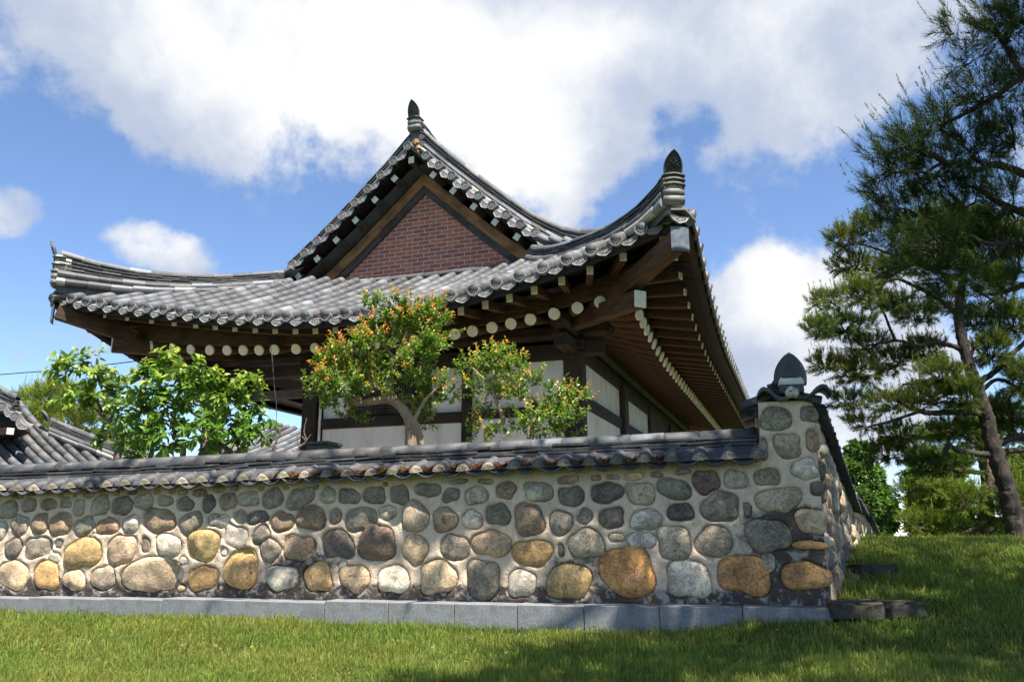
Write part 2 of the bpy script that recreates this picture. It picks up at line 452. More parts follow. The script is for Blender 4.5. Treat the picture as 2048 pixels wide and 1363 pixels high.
def sweep(mb, path, side, upv, prof, col, mat=0, closed=True, caps=True, capmat=None, sc=None):
    """prof (k,2) = (sideways, up) swept along path (n,3); side/upv (n,3)"""
    path = np.asarray(path, float); n = len(path); prof = np.asarray(prof, float); k = len(prof)
    side = np.broadcast_to(side, (n, 3)); upv = np.broadcast_to(upv, (n, 3))
    s_ = np.ones(n) if sc is None else np.asarray(sc, float)
    V = path[:, None, :] + side[:, None, :] * (prof[None, :, 0, None] * s_[:, None, None]) + upv[:, None, :] * (prof[None, :, 1, None] * s_[:, None, None])
    Fc = []
    rng_ = range(k) if closed else range(k - 1)
    for i in range(n - 1):
        for j in rng_:
            Fc.append((i * k + j, i * k + (j + 1) % k, (i + 1) * k + (j + 1) % k, (i + 1) * k + j))
    base = mb.n
    mb.add(V, Fc, col, mat)
    if caps and closed:
        mb.f.append((np.array([list(range(k - 1, -1, -1))]) + base, mat if capmat is None else capmat))
        mb.f.append((np.array([[(n - 1) * k + j for j in range(k)]]) + base, mat))


def resample(path, step):
    path = np.asarray(path, float); d = np.r_[0, np.cumsum(np.linalg.norm(np.diff(path, axis=0), axis=1))]
    n = max(2, int(round(d[-1] / step)) + 1); t = np.linspace(0, d[-1], n)
    return np.stack([np.interp(t, d, path[:, i]) for i in range(3)], 1)


def smooth_path(pts, n=24):
    """Catmull-Rom through the points"""
    P = np.asarray(pts, float); P = np.vstack([2 * P[0] - P[1], P, 2 * P[-1] - P[-2]])
    out = []
    m = len(P) - 3
    for i in range(m):
        p0, p1, p2, p3 = P[i:i + 4]; t = np.linspace(0, 1, max(3, n // m + 1), endpoint=(i == m - 1))[:, None]
        out.append(0.5 * (2 * p1 + (p2 - p0) * t + (2 * p0 - 5 * p1 + 4 * p2 - p3) * t ** 2 + (3 * p1 - p0 - 3 * p2 + p3) * t ** 3))
    return np.vstack(out)


def half_round(r, n=7, flat=0.0):
    a = np.linspace(0, math.pi, n)
    return np.stack([r * np.cos(a), r * np.sin(a) - flat], 1)


def circle(r, n=12):
    a = np.linspace(0, 2 * math.pi, n, endpoint=False)
    return np.stack([r * np.cos(a), r * np.sin(a)], 1)


RNG = np.random.default_rng(11)
random.seed(5)


def tcol(dark=0.0, light=0.08):
    """one roof tile's own grey"""
    r = RNG.random()
    b_ = 0.048 + 0.065 * RNG.random()
    if r < light: b_ = 0.11 + 0.10 * RNG.random()
    elif r > 1 - dark: b_ = 0.05
    tint = RNG.normal(0, 0.035)
    return np.array([b_ * (0.97 + tint), b_, b_ * (1.08 - tint)])


def tube(mb, path, radii, col=(0.2, 0.2, 0.2), n=8, wob=0.0, mat=0):
    P = np.asarray(path, float); T = np.gradient(P, axis=0); T /= np.linalg.norm(T, axis=1)[:, None] + 1e-9
    ref = np.array([0.31, 0.9, 0.2]); S = np.cross(T, ref); S /= np.linalg.norm(S, axis=1)[:, None] + 1e-9; Up = np.cross(S, T)
    a = np.linspace(0, 2 * math.pi, n, endpoint=False)
    rad = np.asarray(radii, float)[:, None] * (1 + wob * RNG.normal(size=(len(P), n)))
    V = P[:, None, :] + S[:, None, :] * (np.cos(a)[None, :, None] * rad[:, :, None]) + Up[:, None, :] * (np.sin(a)[None, :, None] * rad[:, :, None])
    Fc = []
    for i in range(len(P) - 1):
        for j in range(n): Fc.append((i * n + j, i * n + (j + 1) % n, (i + 1) * n + (j + 1) % n, (i + 1) * n + j))
    Fc.append(tuple(range(n - 1, -1, -1))); Fc.append(tuple((len(P) - 1) * n + j for j in range(n)))
    mb.add(V, Fc, col, mat)


def limb(mb, pts, r0, r1, n=8, wob=0.05, steps=None, mat=0):
    p = smooth_path(pts, steps or 8 * len(pts)); t = np.linspace(0, 1, len(p))
    tube(mb, p, r0 + (r1 - r0) * t, n=n, wob=wob, mat=mat)
    return p


def axis_matrix(p0, p1, up=(0, 0, 1)):
    p0 = Vector(p0); y = (Vector(p1) - p0).normalized(); x = y.cross(Vector(up)).normalized(); z = x.cross(y)
    m = Matrix((x, y, z)).transposed().to_4x4(); m.translation = p0
    return m


def place(o, m):
    o.matrix_parent_inverse = Matrix(); o.matrix_basis = m
    return o


# ------------------------------------------------------------------ the ground
W0 = CAM + 6.7 * ray(1660, 1208)               # outer bottom corner of the stone wall
WA = math.radians(16.6)
UW = np.array([-math.cos(WA), math.sin(WA), 0.0])     # along the front wall, away from the corner
NW = np.array([-math.sin(WA), -math.cos(WA), 0.0])    # out of its face
SA = math.radians(25.7)
US = np.array([math.sin(SA), math.cos(SA), 0.0])      # along the side wall
NS = np.array([math.cos(SA), -math.sin(SA), 0.0])


def ground_z(x, y):
    x = np.asarray(x, float); y = np.asarray(y, float)
    u = np.clip((y - 5.9) / 5.8, 0, 1)
    rise = 0.735 * (1 - (1 - u) ** 1.65)
    side = sstep(0.9, 2.7, x - 0.30 * np.clip(y - 7, 0, 20))
    fall = 0.018 * np.clip(y - 13, 0, 60) ** 1.15
    und = 0.012 * np.sin(x * 1.7 + y * 0.9) + 0.01 * np.sin(x * 0.6 - y * 2.1)
    return EYE - 0.835 + rise * side - fall * side * (y > 13) + und * (0.3 + 0.7 * (side < 1))


def grid_axis(a, b, fine_a, fine_b, step, n_out):
    left = a + (fine_a - a) * (1 - np.linspace(1, 0, n_out, endpoint=False) ** 3)
    right = fine_b + (b - fine_b) * np.linspace(0, 1, n_out + 1)[1:] ** 3
    return np.concatenate([left, np.arange(fine_a, fine_b, step), [fine_b], right])


gx = grid_axis(-900, 900, -14, 16, 0.2, 24); gy = grid_axis(-200, 1600, -4, 26, 0.2, 24)
GX, GY = np.meshgrid(gx, gy)
mb = MB(); nx, ny = len(gx), len(gy)
idx = np.arange(nx * ny).reshape(ny, nx)
mb.add(np.stack([GX, GY, ground_z(GX, GY)], -1), np.stack([idx[:-1, :-1], idx[:-1, 1:], idx[1:, 1:], idx[1:, :-1]], -1).reshape(-1, 4))
g = mb.build('ground', 'ground', None, True); tag(g, kind='structure')

M['sand'] = mat_simple('pale_bounce_sand', (0.50, 0.43, 0.33), (0.40, 0.34, 0.26), 6, 1.0, 0.4, 0.02)  # pale so that it bounces sunlight up to the rafters
mb = MB(); o0 = np.array([W0[0], W0[1], 0]) - NW * 0.2 - NS * 0.2 + UW * .1
cor = np.array([o0, o0 + US * 24, o0 + US * 24 + UW * 22, o0 + UW * 22]); n_ = 30; V = []
for i in range(n_):
    for j in range(n_):
        a, b_ = i / (n_ - 1), j / (n_ - 1); q = (cor[0] * (1 - a) + cor[1] * a) * (1 - b_) + (cor[3] * (1 - a) + cor[2] * a) * b_
        V.append((q[0], q[1], EYE - 0.75 + 0.01 * math.sin(q[0] * 2 + q[1])))
mb.add(np.array(V), [(i * n_ + j, i * n_ + j + 1, (i + 1) * n_ + j + 1, (i + 1) * n_ + j) for i in range(n_ - 1) for j in range(n_ - 1)])
tag(mb.build('courtyard_bounce_ground', 'sand', None, True), kind='structure')  # unseen sheet behind the walls, added to light the eaves from below

# ------------------------------------------------------------------ tiled wall cap
def wall_cap(name, parent, O, d, n, L, ze, zr, width, hang=0.15, start=0.0, detail=True, plug=True, both=True):
    """O corner on the outer face, d along, n outward; ze / zr eave and ridge height along; width = wall thickness"""
    up = np.array([0, 0, 1.0])
    P = lambda a, o, z: O + d * a + n * o + up * (z - O[2])
    mid = -width / 2
    sp = 0.25
    cap = MB()
    # bedding under the tiles
    for (a0, a1) in [(a, min(a + 1.0, L)) for a in np.arange(start, L - 1e-6, 1.0)]:
        V = []
        for a in (a0, a1):
            V += [P(a, 0.06, ze(a) + 0.015), P(a, mid, zr(a) - 0.07), P(a, -width - 0.06, ze(a) + 0.015), P(a, -width - 0.06, ze(a) - 0.0), P(a, 0.06, ze(a) - 0.0)]
        cap.add(V, [(0, 1, 6, 5), (1, 2, 7, 6), (2, 3, 8, 7), (3, 4, 9, 8), (4, 0, 5, 9), (0, 4, 3, 2, 1), (5, 6, 7, 8, 9)], (0.05, 0.05, 0.055))
    # flat courses, three each side, and the round ridge row
    for side in ((1, -1) if both else (1,)):
        for c, (off, h) in enumerate(((0.155, 0.118), (0.135, 0.148), (0.112, 0.178))):
            a = start - 0.15 * RNG.random()
            while a < L:
                ln = 0.30 + 0.07 * RNG.random(); a0, a1 = max(a, start), min(a + ln, L); a += ln + 0.004
                if a1 - a0 < 0.05: continue
                dz = RNG.normal(0, 0.004); th = 0.021; tl = RNG.normal(0, 0.005); of = off + RNG.normal(0, 0.004)
                V = []
                for (aa, tz) in ((a0, tl), (a1, -tl)):
                    z = ze(aa) + (zr(aa) - ze(aa)) * (h / 0.26) + dz + tz
                    V += [P(aa, mid + side * of, z), P(aa, mid + side * of, z + th), P(aa, mid + side * 0.01, z + th + 0.02), P(aa, mid + side * 0.01, z)]
                cap.add(V, [(0, 1, 5, 4), (1, 2, 6, 5), (2, 3, 7, 6), (3, 0, 4, 7), (0, 3, 2, 1), (4, 5, 6, 7)], tcol(0.1, 0.04) * 0.5)
    tc = cap.build('tile_cap', 'tile', parent)
    rd = MB(); a = start - 0.1
    while a < L:
        ln = 0.31 + 0.03 * RNG.random(); a0, a1 = max(a, start), min(a + ln, L); a += ln
        if a1 - a0 < 0.05: continue
        pts = [P(a0, mid, zr(a0) - 0.075 + RNG.normal(0, 0.003)), P(a0 + (a1 - a0) * 0.94, mid, zr(a1) - 0.078), P(a1, mid, zr(a1) - 0.083)]
        sweep(rd, pts, n, up, np.vstack([half_round(0.078, 9), [(-0.078, -0.02), (0.078, -0.02)]]), tcol(0.1, 0.06) * 0.6, sc=(1, 1, 0.94))
    rd.build('ridge_row', 'tile', tc, True)
    # pan tiles
    for side in ((1, -1) if both else (1,)):
        pans = MB()
        na = int((L - start) / sp)
        for i in range(na + 1):
            ac = start + sp * (i + 0.5)
            if ac + sp * 0.4 > L: break
            for lay in range(2):
                V = []; k = 7; jz = RNG.normal(0, 0.003)
                for (o_, dz) in ((hang + 0.012 - lay * 0.075, 0.0), (-0.06, 0.057)):
                    for th in (0.0, -0.016):
                        for j in range(k):
                            q = -1 + 2 * j / (k - 1)
                            oo = mid + side * (o_ + width / 2)
                            V.append(P(ac + q * sp * 0.47, oo, ze(ac) - 0.050 + 0.060 * q * q + th + dz + lay * 0.02 + jz))
                Fc = []
                for r_ in (0, 2):
                    for j in range(k - 1): Fc.append((r_ * k + j, r_ * k + j + 1, (r_ + 1) * k + j + 1, (r_ + 1) * k + j))
                for j in range(k - 1):
                    Fc.append((j, 2 * k + j, 2 * k + j + 1, j + 1)); Fc.append((k + j, k + j + 1, 3 * k + j + 1, 3 * k + j))
                pans.add(V, Fc, tcol(0.1, 0.0) * 0.45)
        pans.build('pan_tiles' if False else 'pan_row', 'tile', tc, True)
    # round cover tiles with mortar plugs
    cov = MB()
    pr = np.vstack([half_round(0.064, 8), [(-0.064, -0.02), (0.064, -0.02)]])
    sweep(cov, [(0, 0, 0), (0, 0.15, 0.046), (0, 0.16, 0.049)], (1, 0, 0), (0, -0.3, 0.95), pr, tcol(0, 0) * 0.7, 0, sc=(1, 0.97, 0.94))
    sweep(cov, [(0, 0.15, 0.049), (0, 0.3, 0.095)], (1, 0, 0), (0, -0.3, 0.95), pr * 0.96, tcol(0, 0) * 0.6, 0)
    if plug:
        k = 9; V = []; Fc = []
        for i in range(5):
            ph = math.pi / 2 * i / 4
            for j in range(k):
                th = math.pi * j / (k - 1); r = 0.066 * math.cos(ph) * (1 + 0.05 * RNG.normal())
                V.append((r * math.cos(th) * 1.05, -0.05 * math.sin(ph) + 0.004, r * math.sin(th) * 1.05 - 0.03 + 0.012 * math.cos(ph)))
        for i in range(4):
            for j in range(k - 1): Fc.append((i * k + j, (i + 1) * k + j, (i + 1) * k + j + 1, i * k + j + 1))
        cov.add(V, Fc, (0.40, 0.35, 0.29), 1)
    first = None
    for side in ((1, -1) if both else (1,)):
        for i in range(int((L - start) / sp) + 1):
            a = start + sp * i + RNG.normal(0, 0.006)
            if a > L - 0.04: break
            p = P(a, mid + side * (hang - 0.03 + width / 2), ze(a) + 0.022 + RNG.normal(0, 0.004))
            q = p - n * side
            m = axis_matrix(p, q) @ Matrix.Rotation(RNG.normal(0, 0.05), 4, 'Y')
            if first is None:
                first = cov.build('cover_tile', ['tile', 'plug'], tc, True); place(first, m)
            else: dup(first, tc, m)
            if side == -1 and not detail: break
    return tc


# ------------------------------------------------------------------ stone builder
def stone_mesh(mb, w_, h_, rot, rng, dome, col, mat=0, frame_=None, shape=None):
    """boulder bulging along +z of its own frame, outline in x/y; returns the outline function"""
    ph = rng.random(6) * 2 * math.pi; am = np.array([0.0, 0.0, 0.06, 0.055, 0.04, 0.03]) * (0.5 + 1.0 * rng.random(6))
    ex = 2.35 + 0.5 * rng.random()
    def R(th):
        ct, st = np.cos(th - rot), np.sin(th - rot)
        r = (np.abs(ct / (w_ / 2)) ** ex + np.abs(st / (h_ / 2)) ** ex) ** (-1 / ex)
        f = 1 + sum(am[k] * np.cos(k * th + ph[k]) for k in range(2, 6))
        if shape == 'tri': f = f * (1 - 0.20 * np.maximum(0, np.sin(th)) * np.abs(np.cos(th)) * 2)
        if shape == 'heart': f = f * (1 - 0.33 * np.exp(-((th % (2 * math.pi) - 1.5 * math.pi) / 0.24) ** 2))
        if shape == 'notch': f = f * (1 - 0.45 * np.exp(-((th % (2 * math.pi) - 0.68 * math.pi) / 0.16) ** 2))
        return r * f
    nt, nr = 36, 9
    th = np.linspace(0, 2 * math.pi, nt, endpoint=False)
    rr = R(th)
    rho = np.sin(np.linspace(0.0, 1, nr) * math.pi / 2) ; rho[0] = 0.0
    q = rng.random((5, 3)) * 2 * math.pi; fr = rng.normal(0, 1, (5, 2)) * (14.0)
    V = [(0, 0, 0)]
    X = [np.zeros(1)]; 
    P = np.concatenate([[[0, 0]], (rho[1:, None, None] * np.stack([rr * np.cos(th), rr * np.sin(th)], -1)[None]).reshape(-1, 2)])
    rh = np.concatenate([[0], np.repeat(rho[1:], nt)])
    hgt = dome * (1 - rh ** 3.6) ** 0.6
    bumps = sum(np.sin(P[:, 0] * fr[i, 0] + P[:, 1] * fr[i, 1] + q[i, 0]) for i in range(5)) / 5
    hgt = hgt * (1 + 0.16 * bumps) + 0.012 * bumps * (1 - rh) - 0.02
    if rng.random() < 0.65:                       # broken flat faces
        for _ in range(2 + int(rng.random() * 2)):
            ga = rng.random() * 2 * math.pi; sl = (0.25 + 0.45 * rng.random())
            hgt = np.where(rh < 0.93, np.minimum(hgt, dome * (0.62 + 0.30 * rng.random()) - sl * (P[:, 0] * math.cos(ga) + P[:, 1] * math.sin(ga)) * (0.5 + dome * 4) + 0.01), hgt)
    V = np.column_stack([P, hgt])
    V = np.vstack([V, np.column_stack([P[-nt:] * 0.97, np.full(nt, -0.09)])])
    Fc = [(0, 1 + j, 1 + (j + 1) % nt) for j in range(nt)]
    for i in range(nr - 1):
        for j in range(nt):
            a = 1 + i * nt
            Fc.append((a + j, a + nt + j, a + nt + (j + 1) % nt, a + (j + 1) % nt))
    cc = np.broadcast_to(np.asarray(col, float), (len(V), 3))
    if frame_ is not None:
        V = V @ np.asarray(frame_[1]).T + frame_[0]
    mb.add(V, Fc, cc, mat)
    return R


SC_COL = {'g': (0.275, 0.245, 0.198), 'd': (0.21, 0.19, 0.158), 'k': (0.125, 0.114, 0.10), 'l': (0.38, 0.355, 0.285), 'w': (0.56, 0.52, 0.455),
          't': (0.58, 0.45, 0.30), 'o': (0.52, 0.335, 0.145), 'r': (0.56, 0.29, 0.105), 'b': (0.30, 0.225, 0.155), 'p': (0.40, 0.26, 0.18), 'y': (0.46, 0.335, 0.15), 'm': (0.40, 0.34, 0.265), 'v': (0.20, 0.135, 0.105)}
Z = 4.867
RAW = []      # px, py, w px, h px, colour, tilt in degrees, shape
for (x0, y0, sc_, lst) in (
    (0, 930, Z, [(160, 300, 100, 40, 'b'), (290, 275, 80, 30, 'b'), (580, 285, 50, 40, 'b'), (725, 285, 50, 45, 'b'), (860, 285, 120, 60, 'b'), (1010, 265, 80, 40, 'b'),
        (1120, 265, 70, 50, 'b'), (1275, 260, 100, 45, 'b'), (1530, 255, 60, 45, 'b'), (1675, 250, 70, 55, 'b'), (1770, 258, 90, 50, 'b'), (1935, 265, 140, 80, 'b'),
        (70, 430, 205, 175, 'g', 20), (265, 385, 140, 140, 'g', 15), (460, 380, 175, 115, 'b'), (632, 360, 120, 110, 'g'), (760, 410, 120, 160, 'l'), (965, 390, 200, 185, 'l', 25),
        (1180, 390, 205, 195, 'd'), (1395, 350, 185, 170, 'l'), (1600, 345, 170, 105, 'l'), (1790, 375, 165, 140, 'g'),
        (5, 630, 95, 190, 'w'), (185, 585, 175, 210, 'm'), (380, 568, 175, 200, 'b'), (580, 575, 225, 245, 'b', 0, 'tri'), (810, 595, 205, 185, 'g', 25), (1035, 595, 225, 165, 'p'),
        (1270, 575, 170, 190, 'w', 0, 'tri'), (1535, 535, 345, 235, 'b'), (1845, 560, 235, 210, 'g', 25),
        (120, 810, 190, 200, 'd', 20), (355, 800, 265, 225, 'g', 10), (565, 762, 70, 95, 'd', -20), (790, 855, 395, 300, 'y', 8), (1170, 825, 325, 290, 't', 10), (1408, 775, 90, 160, 'g'),
        (1625, 775, 275, 215, 'w', -8), (512, 890, 130, 105, 'w', -20), (908, 675, 30, 40, 'w'), (1775, 930, 85, 80, 'w'),
        (120, 1065, 310, 290, 't'), (440, 1070, 260, 300, 'o'), (715, 1115, 220, 230, 't', 0, 'notch'), (1000, 1095, 255, 245, 'm'), (1470, 1060, 600, 360, 't', -3), (1755, 1195, 90, 65, 't')]),
    (400, 930, Z, [(175, 230, 110, 65, 'b'), (325, 220, 90, 50, 'b'), (590, 225, 60, 40, 'b'), (835, 215, 55, 40, 'b'), (1118, 208, 45, 35, 'b'), (1800, 180, 50, 40, 'b'),
        (75, 370, 145, 165, 'k', 15), (262, 348, 170, 180, 'b'), (470, 325, 220, 150, 'l'), (697, 322, 205, 200, 'm'), (960, 320, 275, 200, 'g', 15), (1240, 290, 145, 165, 'l', -15),
        (1440, 300, 220, 155, 'd', -12), (1690, 290, 215, 180, 'g'), (1935, 285, 185, 200, 'g'),
        (178, 540, 240, 140, 'w'), (390, 500, 120, 140, 'l', 25), (552, 505, 205, 135, 'd', 15), (785, 550, 215, 210, 'b'), (1075, 510, 290, 255, 'b', 0, 'tri'), (1312, 495, 115, 170, 'g'),
        (1558, 525, 340, 230, 'g', 8), (1815, 460, 165, 135, 'l'),
        (24, 775, 322, 340, 'y', 0, 'heart'), (338, 690, 260, 215, 'w', -15), (588, 672, 190, 170, 'd', 30), (672, 825, 210, 230, 'g', 30), (955, 805, 325, 260, 'b', -10),
        (1335, 765, 315, 290, 'k'), (1710, 755, 370, 375, 'v', 10, 'tri'), (227, 840, 65, 100, 'w'),
        (19, 1095, 322, 245, 'o'), (392, 1010, 325, 425, 'o'), (785, 1095, 315, 260, 'w'), (1140, 1085, 305, 280, 'y'), (1495, 1098, 300, 275, 't', 0, 'tri'), (1880, 1110, 355, 265, 'w', 8),
        (1385, 965, 100, 75, 'w', 25), (195, 1190, 50, 65, 'w', -10)]),
    (800, 930, Z, [(565, 155, 190, 50, 'g', 5), (830, 155, 140, 55, 'g'), (1630, 140, 230, 85, 'b', 10), (1905, 120, 100, 60, 'l'),
        (262, 237, 245, 140, 'g'), (490, 287, 180, 140, 'd', 10), (735, 292, 235, 175, 'l', 5), (1025, 240, 215, 165, 'b', 10), (1340, 255, 300, 190, 'l'), (1665, 302, 290, 190, 'd', -5),
        (138, 500, 280, 300, 'm'), (432, 530, 240, 260, 'b'), (698, 528, 205, 195, 'w'), (950, 475, 230, 225, 'd'), (1250, 530, 310, 320, 'b', 0, 'notch'), (1562, 555, 245, 245, 'g'), (1798, 498, 140, 170, 'd', -20),
        (143, 815, 275, 280, 't'), (527, 800, 305, 260, 'd'), (885, 760, 365, 265, 't'), (1290, 852, 400, 265, 'o'), (1563, 825, 60, 135, 'd'), (1812, 760, 350, 315, 'm'),
        (360, 1085, 385, 350, 't', 0, 'tri'), (800, 1112, 355, 390, 'd'), (1178, 1148, 305, 265, 'w'), (1635, 1130, 470, 350, 'y')]),
    (1200, 930, Z, [(125, 112, 120, 45, 'l'), (330, 105, 170, 75, 't', 5), (552, 88, 120, 60, 'd'), (800, 60, 165, 55, 'g', 8),
        (60, 265, 325, 210, 'k'), (392, 275, 275, 235, 'm'), (722, 230, 330, 215, 'd', -10), (1030, 160, 265, 255, 'v'), (1318, 140, 245, 195, 'l'),
        (110, 512, 265, 205, 'd', 10), (447, 530, 330, 205, 'w'), (785, 455, 255, 185, 'k'), (1170, 405, 380, 300, 'g', 0, 'tri'), (1437, 435, 80, 165, 'd'),
        (155, 700, 155, 90, 'm'), (400, 728, 280, 175, 'w'), (720, 755, 360, 340, 'l', 0, 'heart'), (1112, 740, 355, 340, 'm'), (1632, 685, 440, 345, 'd', 5),
        (265, 1035, 560, 490, 'r'), (860, 1105, 475, 370, 'w'), (1410, 1065, 525, 400, 'r'), (1740, 340, 480, 240, 'm', 8)]),
    (1480, 760, 2.963, [(210, 228, 200, 145, 'g'), (412, 198, 112, 100, 'g'), (280, 388, 170, 150, 'g'), (432, 355, 78, 150, 'b'), (137, 405, 55, 140, 'd'), (385, 525, 175, 120, 'w'), (162, 572, 160, 105, 'g'),
        (465, 640, 100, 85, 'k'), (425, 835, 190, 165, 't'), (412, 975, 225, 60, 'r'), (385, 1160, 305, 180, 'r'), (165, 1085, 95, 130, 'm')])):
    for r in lst:
        r = tuple(r) + (0, None)[len(r) - 5:] if len(r) < 7 else r
        RAW.append((x0 + r[0] / sc_, y0 + r[1] / sc_, r[2] / sc_, r[3] / sc_, r[4], r[5], r[6]))


def wl(px, py, off=0.0):
    P = hit(px, py, W0 + NW * off, NW); d_ = P - W0
    return float(d_ @ UW), float(P[2])


STONES = []
for (px, py, w_, h_, c_, rot, shp) in RAW:
    a, z = wl(px, py, 0.02); aL, _ = wl(px - w_ / 2, py, 0.02); aR, _ = wl(px + w_ / 2, py, 0.02); _, zt = wl(px, py - h_ / 2, 0.02); _, zb = wl(px, py + h_ / 2, 0.02)
    STONES.append((a, z, (aL - aR) * 0.97, (zt - zb) * 0.97, c_, math.radians(rot), shp))


_rg = np.random.default_rng(17)                # the wall goes on past the picture's left edge
_ext = []
for _ in range(900):
    a = 9.12 + _rg.random() * 4.4; z = EYE - 0.62 + _rg.random() * 1.03; r = 0.06 + 0.13 * _rg.random() * (1.25 - (z - EYE + .62))
    if any(math.hypot(a - b, z - y) < r + q + .015 for b, y, q in _ext) or any(math.hypot(a - t[0], z - t[1]) < r + max(t[2], t[3]) / 2 for t in STONES): continue
    _ext.append((a, z, r)); STONES.append((a, z, 2.1 * r, 1.8 * r, 'gdlwtobmty'[_rg.integers(0, 10)], 0.0, None))


def stain_at(a, z):
    s = 0.85 * sstep(1.3, 0.1, a) * sstep(EYE + 0.42, EYE + 0.1, z)             # black lichen on the lower corner
    s = np.maximum(s, 0.8 * sstep(EYE - 0.36, EYE - 0.54, z))                   # along the foot
    s = np.maximum(s, 0.75 * np.exp(-((a - 5.0) / 0.55) ** 2) * sstep(EYE + 0.05, EYE - 0.3, z))
    s = np.maximum(s, 0.55 * np.exp(-((a - 2.1) / 0.7) ** 2) * sstep(EYE + 0.1, EYE - 0.25, z))
    s = np.maximum(s, 0.30 * sstep(2.6, 0.8, a) * sstep(EYE + 0.62, EYE + 0.2, z))
    return s


ze_f = lambda a: EYE + 0.672 - 0.0195 * a
zr_f = lambda a: EYE + 0.968 - 0.0135 * a
zc_f = lambda a: EYE - 0.574 - 0.0105 * a

fw = empty('stone_wall', (W0[0], W0[1], 0.0))
tag(fw, 'long front wall of rounded river stones in beige mortar under a black tiled cap', 'wall', kind='thing')
fwo = np.array([W0[0], W0[1], 0.0])
WL, WT = 13.6, 0.50
AX = np.array([-UW, (0, 0, 1), NW]).T           # columns: picture right, up, outward


def wall_pt(a, z, o=0.0): return W0[:2].tolist() and (np.array([W0[0], W0[1], 0]) + UW * a + NW * o + np.array([0, 0, z]))


# stones: the hundred largest as parts, the pebbles of the upper row as one
order = sorted(range(len(STONES)), key=lambda i: -STONES[i][2] * STONES[i][3] * (STONES[i][0] < 9.05))
big = set(order[:100])
OUT = []
small_mb = MB(); PEND = []
for i, (a, z, w_, h_, c_, rot, shp) in enumerate(STONES):
    rg = np.random.default_rng(100 + i)
    dome = min(0.062, 0.10 * min(w_, h_) + 0.016) + 0.012 * rg.random()
    cl = np.array(SC_COL[c_]) * np.array([1.30, 1.24, 1.17]) * (0.92 + 0.16 * rg.random()) * (1 + 0.015 * rg.normal(size=3))
    if i in big:
        m1 = MB(); R = stone_mesh(m1, w_, h_, rot, rg, dome, cl)
        PEND.append((m1, a, z))
    else:
        R = stone_mesh(small_mb, w_, h_, rot, rg, dome * 0.7, cl, frame_=(UW * a + NW * 0.012 + np.array([0, 0, z]), AX))
    OUT.append((a, z, w_, h_, R))

# mortar face as a height field with a groove and lip round every stone
mb = MB()
da = 0.0135
aa = np.arange(-0.0001, WL + da, da); 
zz = np.arange(EYE - 0.74, EYE + 1.17, da)
A_, Z_ = np.meshgrid(aa, zz)
Hh = 0.006 * np.sin(A_ * 5.1 + Z_ * 3) + 0.005 * np.sin(A_ * 11.3 - Z_ * 9 + 1) + 0.004 * np.sin(A_ * 23 + Z_ * 17)
for (a, z, w_, h_, R) in OUT:
    sel = (np.abs(A_ - a) < w_ * 0.62 + 0.06) & (np.abs(Z_ - z) < h_ * 0.62 + 0.06)
    if not sel.any(): continue
    X, Y = -(A_[sel] - a), Z_[sel] - z
    rad = np.hypot(X, Y); dd = rad - R(np.arctan2(Y, X))
    Hh[sel] += np.where(dd > 0.0, 0.007 * np.exp(-((dd - 0.03) / 0.035) ** 2), 0) - 0.055 * sstep(0.006, -0.012, dd)
keep_top = (np.where(A_ < 0.47, EYE + 1.165, ze_f(A_) + 0.02))
Zc = np.minimum(Z_, keep_top)
Zc = np.maximum(Zc, np.where(A_ >= 0, zc_f(A_) - 0.0, Zc))
pts = np.array([0, 0, 0]) + UW * A_[..., None] + NW * Hh[..., None] + np.array([0, 0, 1.0]) * Zc[..., None]
n_z, n_a = A_.shape; idx = np.arange(n_z * n_a).reshape(n_z, n_a)
col = np.empty((n_z, n_a, 3)); col[:] = (0.66, 0.52, 0.39)
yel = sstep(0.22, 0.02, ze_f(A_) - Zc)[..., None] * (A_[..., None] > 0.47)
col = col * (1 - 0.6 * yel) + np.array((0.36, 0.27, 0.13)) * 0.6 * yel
quads = np.stack([idx[:-1, :-1], idx[1:, :-1], idx[1:, 1:], idx[:-1, 1:]], -1)
alive = (Zc[1:, :-1] - Zc[:-1, :-1] > 1e-5) | (Zc[1:, 1:] - Zc[:-1, 1:] > 1e-5)
mb.add(pts.reshape(-1, 3), quads[alive].reshape(-1, 4), col.reshape(-1, 3), 0, stain_at(A_, Zc).ravel())
# core behind the face (stops at the side wall's end pier)
V = []
for a in (0.49, WL):
    V += [UW * a + NW * o + np.array([0, 0, z]) for (o, z) in ((-0.07, EYE - 1.0), (-0.07, ze_f(a)), (-WT, ze_f(a)), (-WT, EYE - 1.0))]
mb.add(np.array(V), [(0, 1, 5, 4), (1, 2, 6, 5), (2, 3, 7, 6), (3, 0, 4, 7), (4, 5, 6, 7)], (0.45, 0.37, 0.28), 0, 0.2)
mort = mb.build('mortar_body', 'mortar', fw, True, stain=True)
for (m1, a, z) in PEND:
    o = m1.build('wall_stone', 'stone', fw, True)
    mt = Matrix([list(AX[r]) for r in range(3)]).to_4x4(); mt.translation = Vector(UW * a + NW * 0.008 + np.array([0, 0, z]))
    place(o, mt)
so = small_mb.build('small_wall_stone', 'stone', fw, True); so['kind'] = 'stuff'
wall_cap('tile_cap', fw, np.array([0, 0, EYE]), UW, NW, WL, ze_f, zr_f, WT, 0.125, 0.49, detail=False)
